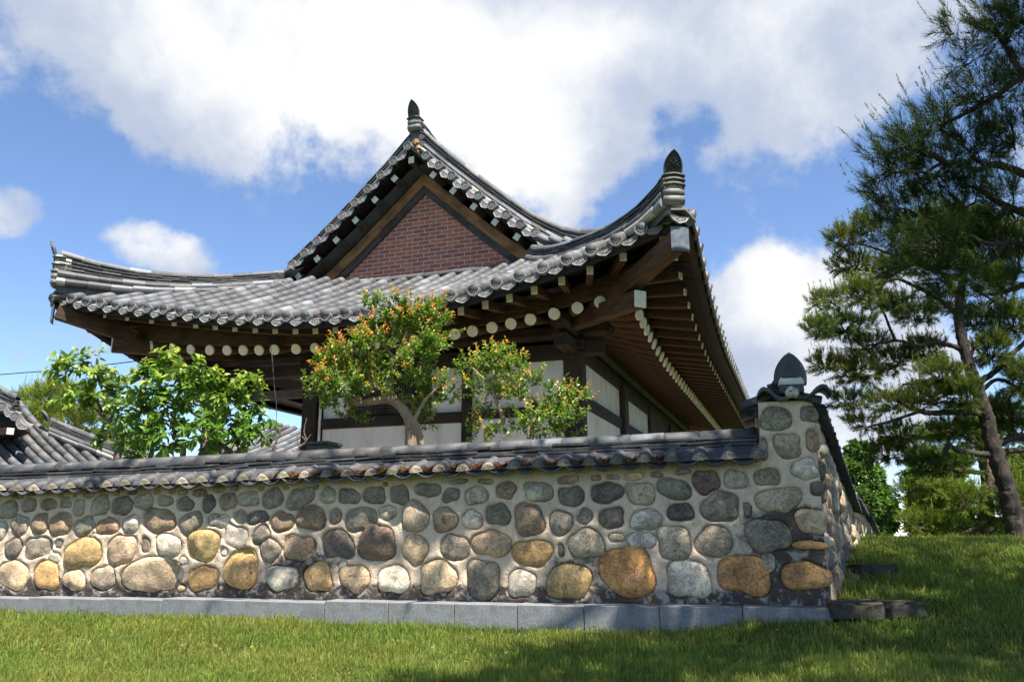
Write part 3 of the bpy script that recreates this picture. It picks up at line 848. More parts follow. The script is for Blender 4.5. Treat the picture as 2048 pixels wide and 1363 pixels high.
# granite plinth blocks
joints = [0.0]
for px in (1486, 1326, 1180, 1051, 929, 801, 677, 360, 247, 97):
    joints.append(wl(px, 1215)[0])
joints = sorted(joints) + [9.4, 10.6, 12.0, 13.6]
for j in range(len(joints) - 1):
    a0, a1 = joints[j] + 0.003, joints[j + 1] - 0.003
    b_ = MB(); dz = -0.005 if j in (0, 1, 2, 3, 4) else 0.0
    cbox(b_, -(a1 - a0) / 2, (a1 - a0) / 2, -0.25, 0.0, -0.35, 0.0, 0.006)
    o = b_.build('granite_block', 'granite', fw)
    am = (a0 + a1) / 2
    mt = Matrix([list(r) for r in np.array([-UW, -NW, (0, 0, 1)]).T]).to_4x4()
    mt.translation = Vector(UW * am + NW * (0.032 + 0.004 * RNG.random() - 0.0) + np.array([0, 0, zc_f(am) + dz + 0.004 * RNG.normal()]))
    o.location = (0, 0, 0); place(o, mt @ Matrix.Translation((0, 0.0, 0)))
    for v in o.data.vertices: pass

# dry pine needles lying in the cap's pans
nl = 2600
a = RNG.random(nl) * 4.2 + 1.2; frac = (a - 0.49) / 0.25 % 1.0; a = a - (frac - 0.5) * 0.25 * 0.55
o_ = 0.145 - RNG.random(nl) * 0.14
zb = ze_f(a) - 0.008 + (0.15 - o_) * 0.3 + 0.05 * ((frac - 0.5) * 0.9) ** 2 * 4
base = UW * a[:, None] + NW * o_[:, None]; base = base + np.array([W0[0], W0[1], 0]); base[:, 2] = zb + 0.02
an = RNG.random(nl) * 6.28; dv = np.stack([np.cos(an), np.sin(an), RNG.normal(0, 0.25, nl)], 1) * 0.02
sd = np.stack([-np.sin(an), np.cos(an), np.zeros(nl)], 1) * 0.0035
V = np.stack([base - dv - sd, base - dv + sd, base + dv + sd, base + dv - sd], 1).reshape(-1, 3)
mb = MB(); cc = np.array([0.30, 0.14, 0.07]) * (0.6 + 0.8 * RNG.random((nl, 1))); mb.add(V, np.arange(nl * 4).reshape(-1, 4), np.repeat(cc, 4, 0))
tag(mb.build('needle_litter', 'litter'), kind='stuff')

# ------------------------------------------------------------------ side wall with its end pier
sw = empty('side_stone_wall', (W0[0], W0[1], 0.0))
tag(sw, 'stone side wall running uphill from its lichen stained end pier with pointed finial tile', 'wall', kind='thing')
SWT = 0.53
eaA = lambda a: EYE + 1.10 - 0.168 * a
secs = [(0.02, 4.77, lambda a: EYE + 1.12 - 0.168 * a), (4.78, 7.5, lambda a: EYE + 0.47 - 0.05 * (a - 4.77)), (7.51, 15.0, lambda a: EYE + 0.40 - 0.075 * (a - 7.5))]
mb = MB()
rgs = np.random.default_rng(77)
sst = []
for _ in range(4000):
    if len(sst) > 230: break
    a = rgs.random() ** 1.3 * 14.6 + 0.12; z = EYE - 0.6 + rgs.random() * 1.65
    top = [f for (s0, s1, f) in secs if s0 - 0.1 <= a <= s1 + 0.1]
    if not top or z > top[0](a) - 0.16: continue
    r = 0.07 + 0.10 * rgs.random()
    if any(math.hypot(a - b, (z - y) * 1.1) < r + q + 0.02 for (b, y, q) in sst): continue
    sst.append((a, z, r))
da = 0.02
aa = np.arange(0, 15.0 + da, da); zz = np.arange(EYE - 0.9, EYE + 1.18, da)
A_, Z_ = np.meshgrid(aa, zz)
Hh = 0.006 * np.sin(A_ * 5.1 + Z_ * 3) + 0.005 * np.sin(A_ * 13.3 - Z_ * 9 + 1)
AXS = np.array([US, (0, 0, 1), NS]).T
sm = MB()
for k, (a, z, r) in enumerate(sst):
    rg = np.random.default_rng(900 + k)
    w_, h_ = 2 * r * (0.95 + 0.35 * rg.random()), 2 * r * (0.8 + 0.3 * rg.random())
    cl = np.array(SC_COL['gdlwtbmtm'[rg.integers(0, 9)]]) * (0.9 + 0.2 * rg.random())
    if k < 90:
        m1 = MB(); R = stone_mesh(m1, w_, h_, 0, rg, 0.045 + 0.03 * rg.random(), cl)
        o = m1.build('wall_stone', 'stone', sw, True)
        mt = Matrix([list(AXS[r_]) for r_ in range(3)]).to_4x4(); mt.translation = Vector(US * a + NS * 0.012 + np.array([0, 0, z])); place(o, mt)
    else:
        R = stone_mesh(sm, w_, h_, 0, rg, 0.045, cl, frame_=(US * a + NS * 0.012 + np.array([0, 0, z]), AXS))
    sel = (np.abs(A_ - a) < w_ * 0.62 + 0.06) & (np.abs(Z_ - z) < h_ * 0.62 + 0.06)
    if sel.any():
        X, Y = A_[sel] - a, Z_[sel] - z; dd = np.hypot(X, Y) - R(np.arctan2(Y, X))
        Hh[sel] += np.where(dd > 0, 0.006 * np.exp(-((dd - 0.03) / 0.03) ** 2), 0) - 0.05 * sstep(0.006, -0.012, dd)
o = sm.build('small_wall_stone', 'stone', sw, True); o['kind'] = 'stuff'
top = np.zeros_like(A_)
for (s0, s1, f) in secs: top = np.where((A_ >= s0 - 0.03) & (A_ <= s1 + 0.02), f(A_) + 0.03, top)
top = np.where(A_ < 0.02, EYE + 1.15, top)
Zc = np.minimum(Z_, top)
pts = US * A_[..., None] + NS * Hh[..., None] + np.array([0, 0, 1.0]) * Zc[..., None]
pts[:, 0] = pts[:, 0] * 0; pts[:, 0, 2] = Zc[:, 0]
n_z, n_a = A_.shape; idx = np.arange(n_z * n_a).reshape(n_z, n_a)
quads = np.stack([idx[:-1, :-1], idx[:-1, 1:], idx[1:, 1:], idx[1:, :-1]], -1)
alive = (Zc[1:, :-1] - Zc[:-1, :-1] > 1e-5) | (Zc[1:, 1:] - Zc[:-1, 1:] > 1e-5)
mb.add(pts.reshape(-1, 3), quads[alive].reshape(-1, 4), (0.56, 0.44, 0.31), 0, (0.55 * sstep(2.2, 0, A_) * sstep(EYE + 0.2, EYE - 0.3, Zc)).ravel())
# core
for (s0, s1, f) in secs:
    V = []
    for a in (s0 - 0.02, s1):
        V += [US * a + NS * o_ + np.array([0, 0, z]) for (o_, z) in ((-0.07, EYE - 1.2), (-0.07, f(a)), (-SWT, f(a)), (-SWT, EYE - 1.2))]
    V = np.array(V)
    if s0 < 0.1: V[:4] += np.array([np.sin(SA), np.cos(SA), 0]) * 0.16      # keep behind the pier's front face
    mb.add(V, [(0, 1, 5, 4), (1, 2, 6, 5), (2, 3, 7, 6), (0, 3, 2, 1), (4, 5, 6, 7)], (0.45, 0.37, 0.28), 0, 0.1)
# inner return of the pier above the front wall's cap
V = [np.array([0, 0, z]) + UW * 0.47 + q for z in (EYE + 0.4, EYE + 1.155) for q in (np.zeros(3), US * 0.6)]
mb.add(np.array(V), [(0, 1, 3, 2)], (0.45, 0.37, 0.28), 0, 0.1)
V = [UW * a + US * q + np.array([0, 0, EYE + 1.15]) for a in (0, 0.47) for q in (0, 0.6)]
mb.add(np.array(V), [(0, 1, 3, 2)], (0.45, 0.37, 0.28), 0, 0.1)
mb.build('mortar_body', 'mortar', sw, True, stain=True)
for (s0, s1, f) in secs:
    wall_cap('tile_cap', sw, np.array([0, 0, EYE]), US, NS, s1, lambda a, f=f: f(a), lambda a, f=f: f(a) + 0.27, SWT, 0.10, s0, detail=False, plug=False)
# gable end of the cap: two curved end tiles, mortar knob, band and pointed finial
pc = UW * 0.165                                                     # middle of the pier front
gm = Matrix([list(r) for r in np.array([-UW, -NW, (0, 0, 1)]).T]).to_4x4()


def gplace(o, x, y, z):
    mt = gm.copy(); mt.translation = Vector(pc - UW * x - NW * y + np.array([0, 0, z])); return place(o, mt)


for s_ in (-1, 1):
    e_ = MB(); xs = np.linspace(0.015, 0.30 if s_ < 0 else 0.325, 16); k_ = xs / xs[-1]
    zc_ = np.interp(k_, [0, .15, .30, .45, .60, .72, .82, .92, 1.0], [.045, .012, 0, .022, .075, .10, .105, .085, .035])
    prof = np.concatenate([np.column_stack([s_ * xs, zc_]), np.column_stack([s_ * xs[::-1], zc_[::-1] - 0.034])])
    sweep(e_, [(0, -0.10, 0), (0, 0.3, 0.02)], (1, 0, 0), (0, 0, 1), prof, tcol(0, 0) * 0.8)
    gplace(e_.build('end_tile', 'tile', sw, True), 0, 0, EYE + 1.185)
kb = MB(); k = 12; V = []; Fc = []
for i in range(7):
    ph = math.pi * i / 6
    for j in range(k): V.append((0.062 * math.sin(ph) * math.cos(2 * math.pi * j / k), -0.055 * math.cos(ph), 0.055 * math.sin(ph) * math.sin(2 * math.pi * j / k) + 0.01 * math.sin(j * 2.3)))
for i in range(6):
    for j in range(k): Fc.append((i * k + j, i * k + (j + 1) % k, (i + 1) * k + (j + 1) % k, (i + 1) * k + j))
kb.add(V, Fc, (0.2, 0.18, 0.16)); gplace(kb.build('mortar_knob', 'lime', sw, True), 0.0, -0.10, EYE + 1.225)
bd = MB(); cbox(bd, -0.105, 0.105, -0.03, 0.5, 0.0, 0.09, 0.012, tcol(0, 0) * 0.8); gplace(bd.build('ridge_band', 'tile', sw), 0, -0.05, EYE + 1.225)
lm = MB(); sweep(lm, [(0, -0.03, 0), (0, 0.3, 0)], (1, 0, 0), (0, 0, 1), np.vstack([half_round(0.11, 9) * (1, 0.75), [(-0.11, -0.01), (0.11, -0.01)]]), (0.6, 0.58, 0.52)); gplace(lm.build('mortar_cushion', 'plaster', sw, True), 0, -0.055, EYE + 1.312)


def pointed(wd, ht, n=12):
    t = np.linspace(0, 1, n); x = wd / 2 * (1 - t ** 2.4) ** 0.75 * (1 + 0.10 * np.sin(t * math.pi)); z = ht * t
    return np.concatenate([np.column_stack([x, z]), np.column_stack([-x[-2::-1], z[-2::-1]])])


def finial_mesh(name, parent, wd, ht, th=0.05, relief=True, curve=0.0, arch=0.0):
    """pointed ridge-end tile with raised rim and a blossom in relief; face towards -y"""
    f = MB(); P = pointed(wd, ht); nP = len(P); c0 = np.array([0, ht * 0.36])
    lay = [(P, 0.0), (c0 + (P - c0) * 0.86, 0.0), (c0 + (P - c0) * 0.82, 0.014)] if relief else [(P, 0.02), (c0 + (P - c0) * 0.8, -0.02), (c0 + (P - c0) * 0.45, -0.035)]
    V = []; 
    for q, y in lay: V += [(x, y, z) for x, z in q]
    V += [(x, th, z) for x, z in P]
    V = np.array(V)
    V[:, 1] += curve * (V[:, 0] / (wd / 2)) ** 2 - 0.05 * (V[:, 2] / ht) ** 2
    V[:, 2] -= arch * (1 - (V[:, 0] / (wd / 2)) ** 2) * -1 * (V[:, 2] < ht * 0.02)
    Fc = []
    for L_ in range(2):
        for j in range(nP): Fc.append((L_ * nP + j, L_ * nP + (j + 1) % nP, (L_ + 1) * nP + (j + 1) % nP, (L_ + 1) * nP + j))
    for j in range(nP): Fc.append((j, 3 * nP + j, 3 * nP + (j + 1) % nP, (j + 1) % nP))
    Fc.append(tuple(2 * nP + j for j in range(nP - 1, -1, -1))); Fc.append(tuple(3 * nP + j for j in range(nP)))
    f.add(V, Fc, (0.05, 0.054, 0.062))
    if relief:
        for (x, z, r) in [(0, .60, .10), (-.12, .50, .11), (.12, .50, .11), (0, .42, .12), (-.2, .36, .08), (.2, .36, .08), (-.28, .27, .07), (.28, .27, .07), (0, .73, .06), (-.1, .28, .07), (.1, .28, .07), (-.19, .2, .06), (.19, .2, .06)]:
            px_, pz_, rr = x * wd, z * ht, r * wd * 0.9
            ring = [(px_ + rr * math.cos(t), 0.012 - 0.05 * (pz_ / ht) ** 2 + curve * (px_ / (wd / 2)) ** 2, pz_ + rr * math.sin(t)) for t in np.linspace(0, 2 * math.pi, 8, endpoint=False)]
            f.add(ring + [(px_, -0.022 - 0.05 * (pz_ / ht) ** 2, pz_)], [(j, (j + 1) % 8, 8) for j in range(8)], (0.065, 0.07, 0.08))
    return f.build(name, 'tile_dark', parent)


fo = finial_mesh('finial_tile', sw, 0.27, 0.275, 0.12, relief=False, curve=0.05); gplace(fo, 0, -0.07, EYE + 1.315)

# ------------------------------------------------------------------ stone steps on the bank
for k, (px, py, Y, sx, sy, sz, rz, lab) in enumerate(((1707, 1193, 6.8, 0.41, 0.30, 0.10, -0.1, 'mossy dark stone slab against the foot of the end pier'),
                                                     (1797, 1193, 6.85, 0.35, 0.27, 0.09, 0.12, 'dark stone slab at the outer end of the lower step'),
                                                     (1742, 1121, 8.3, 0.46, 0.34, 0.16, 0.05, 'flat sunlit stone slab higher up the bank beside the side wall'))):
    c = at(px, py, Y); mb = MB(); rg = np.random.default_rng(40 + k)
    n = 18; th = np.linspace(0, 2 * math.pi, n, endpoint=False)
    rx = (np.abs(np.cos(th) / (sx / 2)) ** 5 + np.abs(np.sin(th) / (sy / 2)) ** 5) ** (-0.2)
    V = []
    for (z, s_) in ((-sz * 1.2, 1.02), (-0.05, 1.0), (-0.012, 0.985), (0.0, 0.95)):
        rr = rx * s_ * (1 + 0.035 * rg.normal(size=n)); V += [(rr[j] * math.cos(th[j]), rr[j] * math.sin(th[j]), z + 0.006 * rg.normal()) for j in range(n)]
    Fc = [(i * n + j, i * n + (j + 1) % n, (i + 1) * n + (j + 1) % n, (i + 1) * n + j) for i in range(3) for j in range(n)] + [tuple(3 * n + j for j in range(n))]
    mb.add(V, Fc)
    o = mb.build('stone_step', 'step'); o.location = (c[0], c[1], c[2] - 0.035); o.rotation_euler = (0, 0, rz); tag(o, lab, 'stone step', 'stone steps on the bank')

# ------------------------------------------------------------------ the tile roofed house
BA = math.radians(19.6)
HC = CAM + 9.6 * ray(1330, 440)
house = empty('tile_roofed_house', (HC[0], HC[1], 0.0), -BA)
tag(house, 'large traditional house with sweeping black tiled roof, red brick gable and white plaster panels', 'house', kind='thing')
SMID, SE, SW_ = 4.87, -0.33, 9.84                    # ridge line, right and left eave lines (s runs left from the right corner)
_fs = np.array([-0.33, 0.0, .274, .584, .873, 1.446, 2.009, 2.584, 3.164, 3.461, 4.067, 4.713, 5.304, 5.911, 6.563, 7.254, 7.906, 8.637, 9.278, 9.68, 9.98])
_fz = np.array([3.80, 3.69, 3.6, 3.503, 3.416, 3.263, 3.14, 3.035, 2.965, 2.94, 2.922, 2.93, 2.962, 3.02, 3.12, 3.235, 3.348, 3.475, 3.612, 3.735, 3.83])
_pf = np.polyfit(_fs, _fz, 8)
eF = lambda s: EYE + np.polyval(_pf, np.clip(s, -0.33, 9.98))
eS = lambda v: eF(np.minimum(v - 0.15, 4.3))
gF = lambda v: 0.42 * v + 0.022 * v * v
_rs = np.array([0.3, 1.036, 1.353, 1.683, 2.026, 2.309, 2.589, 2.881, 3.148, 5.08, 5.438, 5.773, 6.16, 6.743, 7.386, 7.763, 8.138, 8.588, 9.2])
_rz = np.array([3.14, 3.012, 2.973, 2.913, 2.868, 2.83, 2.797, 2.765, 2.75, 2.714, 2.735, 2.745, 2.76, 2.789, 2.838, 2.892, 2.938, 3.024, 3.16])
_rp = np.polyfit(_rs, _rz, 5)
rF = lambda s: EYE + np.polyval(_rp, np.clip(s, 0.3, 9.2))
rS = lambda v: rF(np.minimum(v - 0.15, 4.3))
_mx = np.array([0, .32, .57, .82, 1.07, 1.31, 1.55, 1.83, 2.07, 2.32, 2.59, 5.2]); _mz = np.array([6.86, 6.59, 6.35, 6.10, 5.885, 5.67, 5.465, 5.255, 5.065, 4.86, 4.65, 2.92])
_mp = np.polyfit(np.r_[_mx, 3.5, 4.3], np.r_[_mz, 4.03, 3.50], 5)
Mx = lambda x: EYE + np.polyval(_mp, np.abs(x))
L3 = lambda s, v, z: np.stack(np.broadcast_arrays(-np.asarray(s, float), np.asarray(v, float), np.asarray(z, float)), -1)
zFront = lambda s, v: eF(s) + gF(v)


def zSide(s, v):
    d = np.where(np.asarray(s) < SMID, s - SE, SW_ - s)
    up = np.asarray(eS(v)) - (EYE + 2.92)
    full = Mx(SMID - SE - d) + up * np.clip(1 - d / 2.6, 0, 1)
    low = eS(v) + gF(d) + 0.12 * d * sstep(0.8, 2.7, v)
    return np.where(np.asarray(v) < 2.72, low, full)




def tile_row(mb, P, side, up, r=0.078, step=0.27, n=8, light=0.14):
    """one row of round cover tiles following P from the eave upward"""
    d = np.r_[0, np.cumsum(np.linalg.norm(np.diff(P, axis=0), axis=1))]
    a = 0.0; prof = np.vstack([half_round(r, n), [(-r, -0.035), (r, -0.035)]])
    while a < d[-1] - 0.03:
        b_ = min(a + step, d[-1]); t = np.array([a, b_ - 0.012, b_])
        pts = np.stack([np.interp(t, d, P[:, i]) for i in range(3)], 1)
        sweep(mb, pts + np.asarray(up) * RNG.normal(0, 0.002), side, up, prof, tcol(0.04, light), sc=(1.0, 0.96, 0.90)); a = b_


SP = 0.312
fr_s = np.arange(-0.02, 9.72, SP)
mb = MB()
ss = np.arange(-0.33, 9.86, SP / 6)
for s in fr_s:
    ve = min(2.86, s + 0.22 if s < 4 else 9.78 - s)
    if ve < 0.1: ve = 0.1
    v = np.linspace(0.0, ve, 12)
    nrm = np.array([0, -0.45, 0.89])
    tile_row(mb, L3(s, v, zFront(s, v)), (1, 0, 0), nrm, 0.08, 0.275)
vv = np.linspace(0.0, 2.95, 11)
S_, V_ = np.meshgrid(ss, vv)
ph = ((S_ - fr_s[0]) / SP) % 1.0
Zp = zFront(S_, V_) - 0.105 + 0.05 * ((ph - 0.5) * 2) ** 2
lim = np.where(S_ < 4.8, S_ + 0.27, 9.83 - S_)
Vc = np.minimum(V_, np.maximum(lim, 0.0)); Zp = np.where(V_ > lim, zFront(S_, Vc) - 0.105, Zp)
idx = np.arange(S_.size).reshape(S_.shape)
qf = np.stack([idx[:-1, :-1], idx[:-1, 1:], idx[1:, 1:], idx[1:, :-1]], -1)
ok = (Vc[1:, :-1] - Vc[:-1, :-1] > 1e-6) | (Vc[1:, 1:] - Vc[:-1, 1:] > 1e-6)
mb.add(L3(S_, Vc, Zp).reshape(-1, 3), qf[ok].reshape(-1, 4), (0.10, 0.105, 0.115))
front_slope = mb.build('roof_slope', 'tile', house, True)
front_slope['label'] = 'front skirt of grey roof tiles below the brick gable'

# side slopes
slopes = {}
for sgn in (1, -1):
    mb = MB()
    E0 = SE if sgn > 0 else SW_
    sp = 0.312
    for v in np.arange(0.1, 15.6, sp):
        dm = (v + 0.22 - 0.05) if v < 2.72 else SMID - SE - 0.15
        if v > 2.72 and v < 3.1: dm = 2.4
        d = np.linspace(0, max(dm, 0.12), 14 if dm > 2 else 6); s = E0 + sgn * d
        if sgn > 0: tile_row(mb, L3(s, v, zSide(s, v)), (0, 1, 0), (0.5, 0, 0.86), 0.08, 0.32, 6)
        else: tile_row(mb, L3(s, v, zSide(s, v)), (0, 1, 0), (-0.5, 0, 0.86), 0.08, 0.64, 5)
    vg = np.concatenate([np.linspace(0, 2.7, 10), np.arange(3.0, 15.8, 0.6), [15.8]]); dg = np.linspace(0, SMID - SE, 16)
    D_, V_ = np.meshgrid(dg, vg); lim = np.where(V_ < 2.72, V_ + 0.22, 99)
    Dc = np.minimum(D_, lim); S_ = E0 + sgn * Dc
    idx = np.arange(D_.size).reshape(D_.shape)
    qs = np.stack([idx[:-1, :-1], idx[:-1, 1:], idx[1:, 1:], idx[1:, :-1]], -1)
    okq = ~((V_[:-1, :-1] < 2.72) & (V_[1:, :-1] > 2.72) & (D_[:-1, 1:] > 2.7))
    mb.add(L3(S_, V_, zSide(S_, V_) - 0.06).reshape(-1, 3), qs[okq].reshape(-1, 4), (0.10, 0.105, 0.115))
    slopes[sgn] = mb.build('roof_slope', 'tile', house, True)
slopes[1]['label'] = 'long side slope of grey roof tiles above the receding eave'

# eave end tiles (shared shapes)
def end_disc():
    m = MB(); n = 20; a = np.linspace(0, 2 * math.pi, n, endpoint=False); R = 0.083
    rings = [(R, 0.05), (R, -0.006), (R * 0.97, -0.014), (R * 0.82, -0.014), (R * 0.79, -0.003), (0.0001, -0.003)]
    V = np.concatenate([np.stack([r * np.cos(a), np.full(n, y), r * np.sin(a)], 1) for r, y in rings])
    Fc = [(i * n + j, i * n + (j + 1) % n, (i + 1) * n + (j + 1) % n, (i + 1) * n + j) for i in range(len(rings) - 1) for j in range(n)]
    c = np.repeat(np.array([(.15, .152, .158), (.17, .17, .175), (.2, .2, .2), (.2, .2, .2), (.10, .10, .105), (.10, .10, .105)]), n, 0)
    m.add(V, Fc, c)
    def lump(x, z, r, h, col=(0.19, 0.19, 0.19)):
        ring = [(x + r * math.cos(t), -0.003, z + r * math.sin(t)) for t in np.linspace(0, 2 * math.pi, 7, endpoint=False)]
        m.add(ring + [(x, -0.003 - h, z)], [(j, (j + 1) % 7, 7) for j in range(7)], col)
    lump(0, 0, 0.016, 0.012)
    for k in range(8): lump(0.034 * math.cos(k * math.pi / 4), 0.034 * math.sin(k * math.pi / 4), 0.0125, 0.012)
    for k in range(16): lump(0.055 * math.cos(k * math.pi / 8 + .2), 0.055 * math.sin(k * math.pi / 8 + .2), 0.007, 0.007)
    return m


def drip():
    m = MB(); k = 13; x = np.linspace(-0.128, 0.128, k); q = x / 0.128
    zt = 0.035 * q * q + 0.004; zb = -0.088 * (1 - np.abs(q) ** 2.2) ** 0.7 - 0.006 * np.cos(q * 9) * (1 - q * q) + 0.03 * q * q
    zi_t = zt - 0.013; zi_b = np.minimum(zb + 0.014, zi_t - 0.001)
    tl = lambda z, y: y - 0.10 * (z - 0.04)
    L_ = [(x, zt, 0.03), (x, zt, 0.0), (x * 0.93, zi_t, 0.008), (x * 0.93, zi_b, 0.008), (x, zb, 0.0), (x, zb, 0.03)]
    V = np.concatenate([np.stack([xx, np.full(k, y) + 0.12 * (z - 0.03), z], 1) for xx, z, y in L_])
    Fc = [(i * k + j, i * k + j + 1, (i + 1) * k + j + 1, (i + 1) * k + j) for i in range(5) for j in range(k - 1)]
    c = np.repeat(np.array([(.16, .16, .165), (.22, .22, .225), (.15, .15, .155), (.15, .15, .155), (.22, .22, .225), (.14, .14, .145)]), k, 0)
    m.add(V, Fc, c)
    rg = np.random.default_rng(3)
    for t in range(26):
        xx = rg.uniform(-0.1, 0.1); q_ = xx / 0.128; zz = rg.uniform(-0.062 * (1 - q_ * q_) + 0.012 * q_ * q_, 0.0 + 0.03 * q_ * q_)
        r = 0.0075; y0 = 0.008 + 0.12 * (zz - 0.03)
        ring = [(xx + r * math.cos(a) * 1.3, y0, zz + r * math.sin(a)) for a in np.linspace(0, 2 * math.pi, 6, endpoint=False)]
        m.add(ring + [(xx, y0 - 0.008, zz)], [(j, (j + 1) % 6, 6) for j in range(6)], (0.2, 0.2, 0.2))
    # the pan tile the drip belongs to
    xs = x; V = [(a, y, 0.035 * (a / 0.128) ** 2 + dz) for (y, dz) in ((0.02, 0.004), (0.22, 0.10)) for a in xs]
    m.add(V, [(j, j + 1, k + j + 1, k + j) for j in range(k - 1)], (0.17, 0.165, 0.16))
    return m


disc0 = end_disc().build('end_tile', 'tile', front_slope, False)
drip0 = drip().build('drip_tile', 'tile', front_slope, False)
used = [False, False]


def put(o, k, parent, m):
    if not used[k] and parent is front_slope: used[k] = True; place(o, m)
    else: dup(o, parent, m)


def mat_at(p, rz=0.0, tilt=0.0, roll=0.0):
    m = Matrix.Translation(Vector(p)) @ Matrix.Rotation(rz, 4, 'Z') @ Matrix.Rotation(tilt, 4, 'X') @ Matrix.Rotation(roll, 4, 'Y')
    return m


for i, s in enumerate(fr_s):
    put(disc0, 0, front_slope, mat_at(L3(s, 0.0 + RNG.normal(0, .004), eF(s) + RNG.normal(0, .004)), RNG.normal(0, .05), RNG.normal(-0.02, .05), RNG.random() * 6))
    sm_ = s + SP / 2
    if sm_ < 9.75:
        sl = float(eF(sm_ + 0.1) - eF(sm_ - 0.1)) / 0.2
        put(drip0, 1, front_slope, mat_at(L3(sm_, 0.012, eF(sm_) - 0.052 + RNG.normal(0, .004)), RNG.normal(0, .04), -0.10 + RNG.normal(0, .03), math.atan(sl)))
sm_ = fr_s[0] - SP / 2
put(drip0, 1, front_slope, mat_at(L3(sm_, -0.02, eF(sm_) - 0.05), 0.12, -0.1, -0.3))
for sgn, vmax in ((1, 13.0), (-1, 3.3)):
    E0 = SE if sgn > 0 else SW_
    for v in np.arange(0.1, vmax, SP):
        put(disc0, 0, slopes[sgn], mat_at(L3(E0, v, eS(v)), sgn * math.pi / 2, 0, RNG.random() * 6))
        vm = v + SP / 2; sl = float(eS(vm + .1) - eS(vm - .1)) / .2
        put(drip0, 1, slopes[sgn], mat_at(L3(E0, vm, eS(vm) - 0.052), sgn * math.pi / 2, -0.1, -sgn * math.atan(sl)))

# rake of the gable: short rows with end tiles
VR = 2.72
rake = MB(); rku = MB(); rake_pts = [(0.325 + 0.2530 * i) for i in range(10)]
rk = []
for side in (1, -1):
    for x in [0.05] * (side == -1) + rake_pts:
        s = SMID - side * x; z = Mx(x) + 0.0
        tile_row(rake, L3(s, np.array([VR, VR + 0.22, VR + 0.42]), z + np.array([0, 0.012, 0.03])), (1, 0, 0), (0, -0.05, 1), 0.08, 0.3, 8, 0.3)
        rk.append((s, z, side, x))
    xg = np.linspace(0, 2.66, 24)
    for i in range(23):
        xa, xb = xg[i], xg[i + 1]
        rku.add([L3(SMID - side * xa, VR + 0.03, Mx(xa) - 0.05), L3(SMID - side * xb, VR + 0.03, Mx(xb) - 0.05), L3(SMID - side * xb, VR + 0.5, Mx(xb) - 0.02), L3(SMID - side * xa, VR + 0.5, Mx(xa) - 0.02),
                  L3(SMID - side * xa, VR + 0.03, Mx(xa) - 0.10), L3(SMID - side * xb, VR + 0.03, Mx(xb) - 0.10), L3(SMID - side * xb, VR + 0.5, Mx(xb) - 0.10), L3(SMID - side * xa, VR + 0.5, Mx(xa) - 0.10)],
                 [(0, 1, 2, 3), (4, 7, 6, 5), (0, 4, 5, 1), (2, 6, 7, 3)], (0.08, 0.075, 0.07))
rku.build('rake_underlay', 'wood_dark', house)
rake_o = rake.build('rake_tile', 'tile', house, True)
rake_o['label'] = 'short tile rows along the edges of the brick gable'
for (s, z, side, x) in rk:
    ang = side * math.atan(float(Mx(abs(x) + .05) - Mx(max(abs(x) - .05, 0))) / (0.1 if x > .05 else .05))
    dup(disc0, rake_o, mat_at(L3(s, VR, z), RNG.normal(0, .04), RNG.normal(0, .04), RNG.random() * 6))
    xm = x + 0.1265
    sl = float(Mx(xm + .05) - Mx(xm - .05)) / .1
    dup(drip0, rake_o, mat_at(L3(SMID - side * xm, VR + 0.014, Mx(xm) - 0.045), RNG.normal(0, .03), -0.08, side * -math.atan(sl) * 1.0) @ Matrix.Diagonal((1.12, 1, 1.05, 1)))
em = MB(); rg = np.random.default_rng(5)
for _ in range(14):
    c = np.array(L3(SMID + rg.normal(0, .05), VR + .12 + rg.random() * .1, Mx(0) + 0.03 + rg.normal(0, .06))); n = 8
    V = [c + 0.05 * (0.7 + .6 * rg.random()) * np.array([math.cos(t) * math.cos(p), math.sin(p), math.sin(t) * math.cos(p)]) for p in (-.9, 0, .9) for t in np.linspace(0, 6.28, n, endpoint=False)]
    em.add(V, [(i * n + j, i * n + (j + 1) % n, (i + 1) * n + (j + 1) % n, (i + 1) * n + j) for i in range(2) for j in range(n)] + [tuple(range(n)), tuple(range(2 * n, 3 * n))])
em.build('exposed_earth', 'dirt', house)


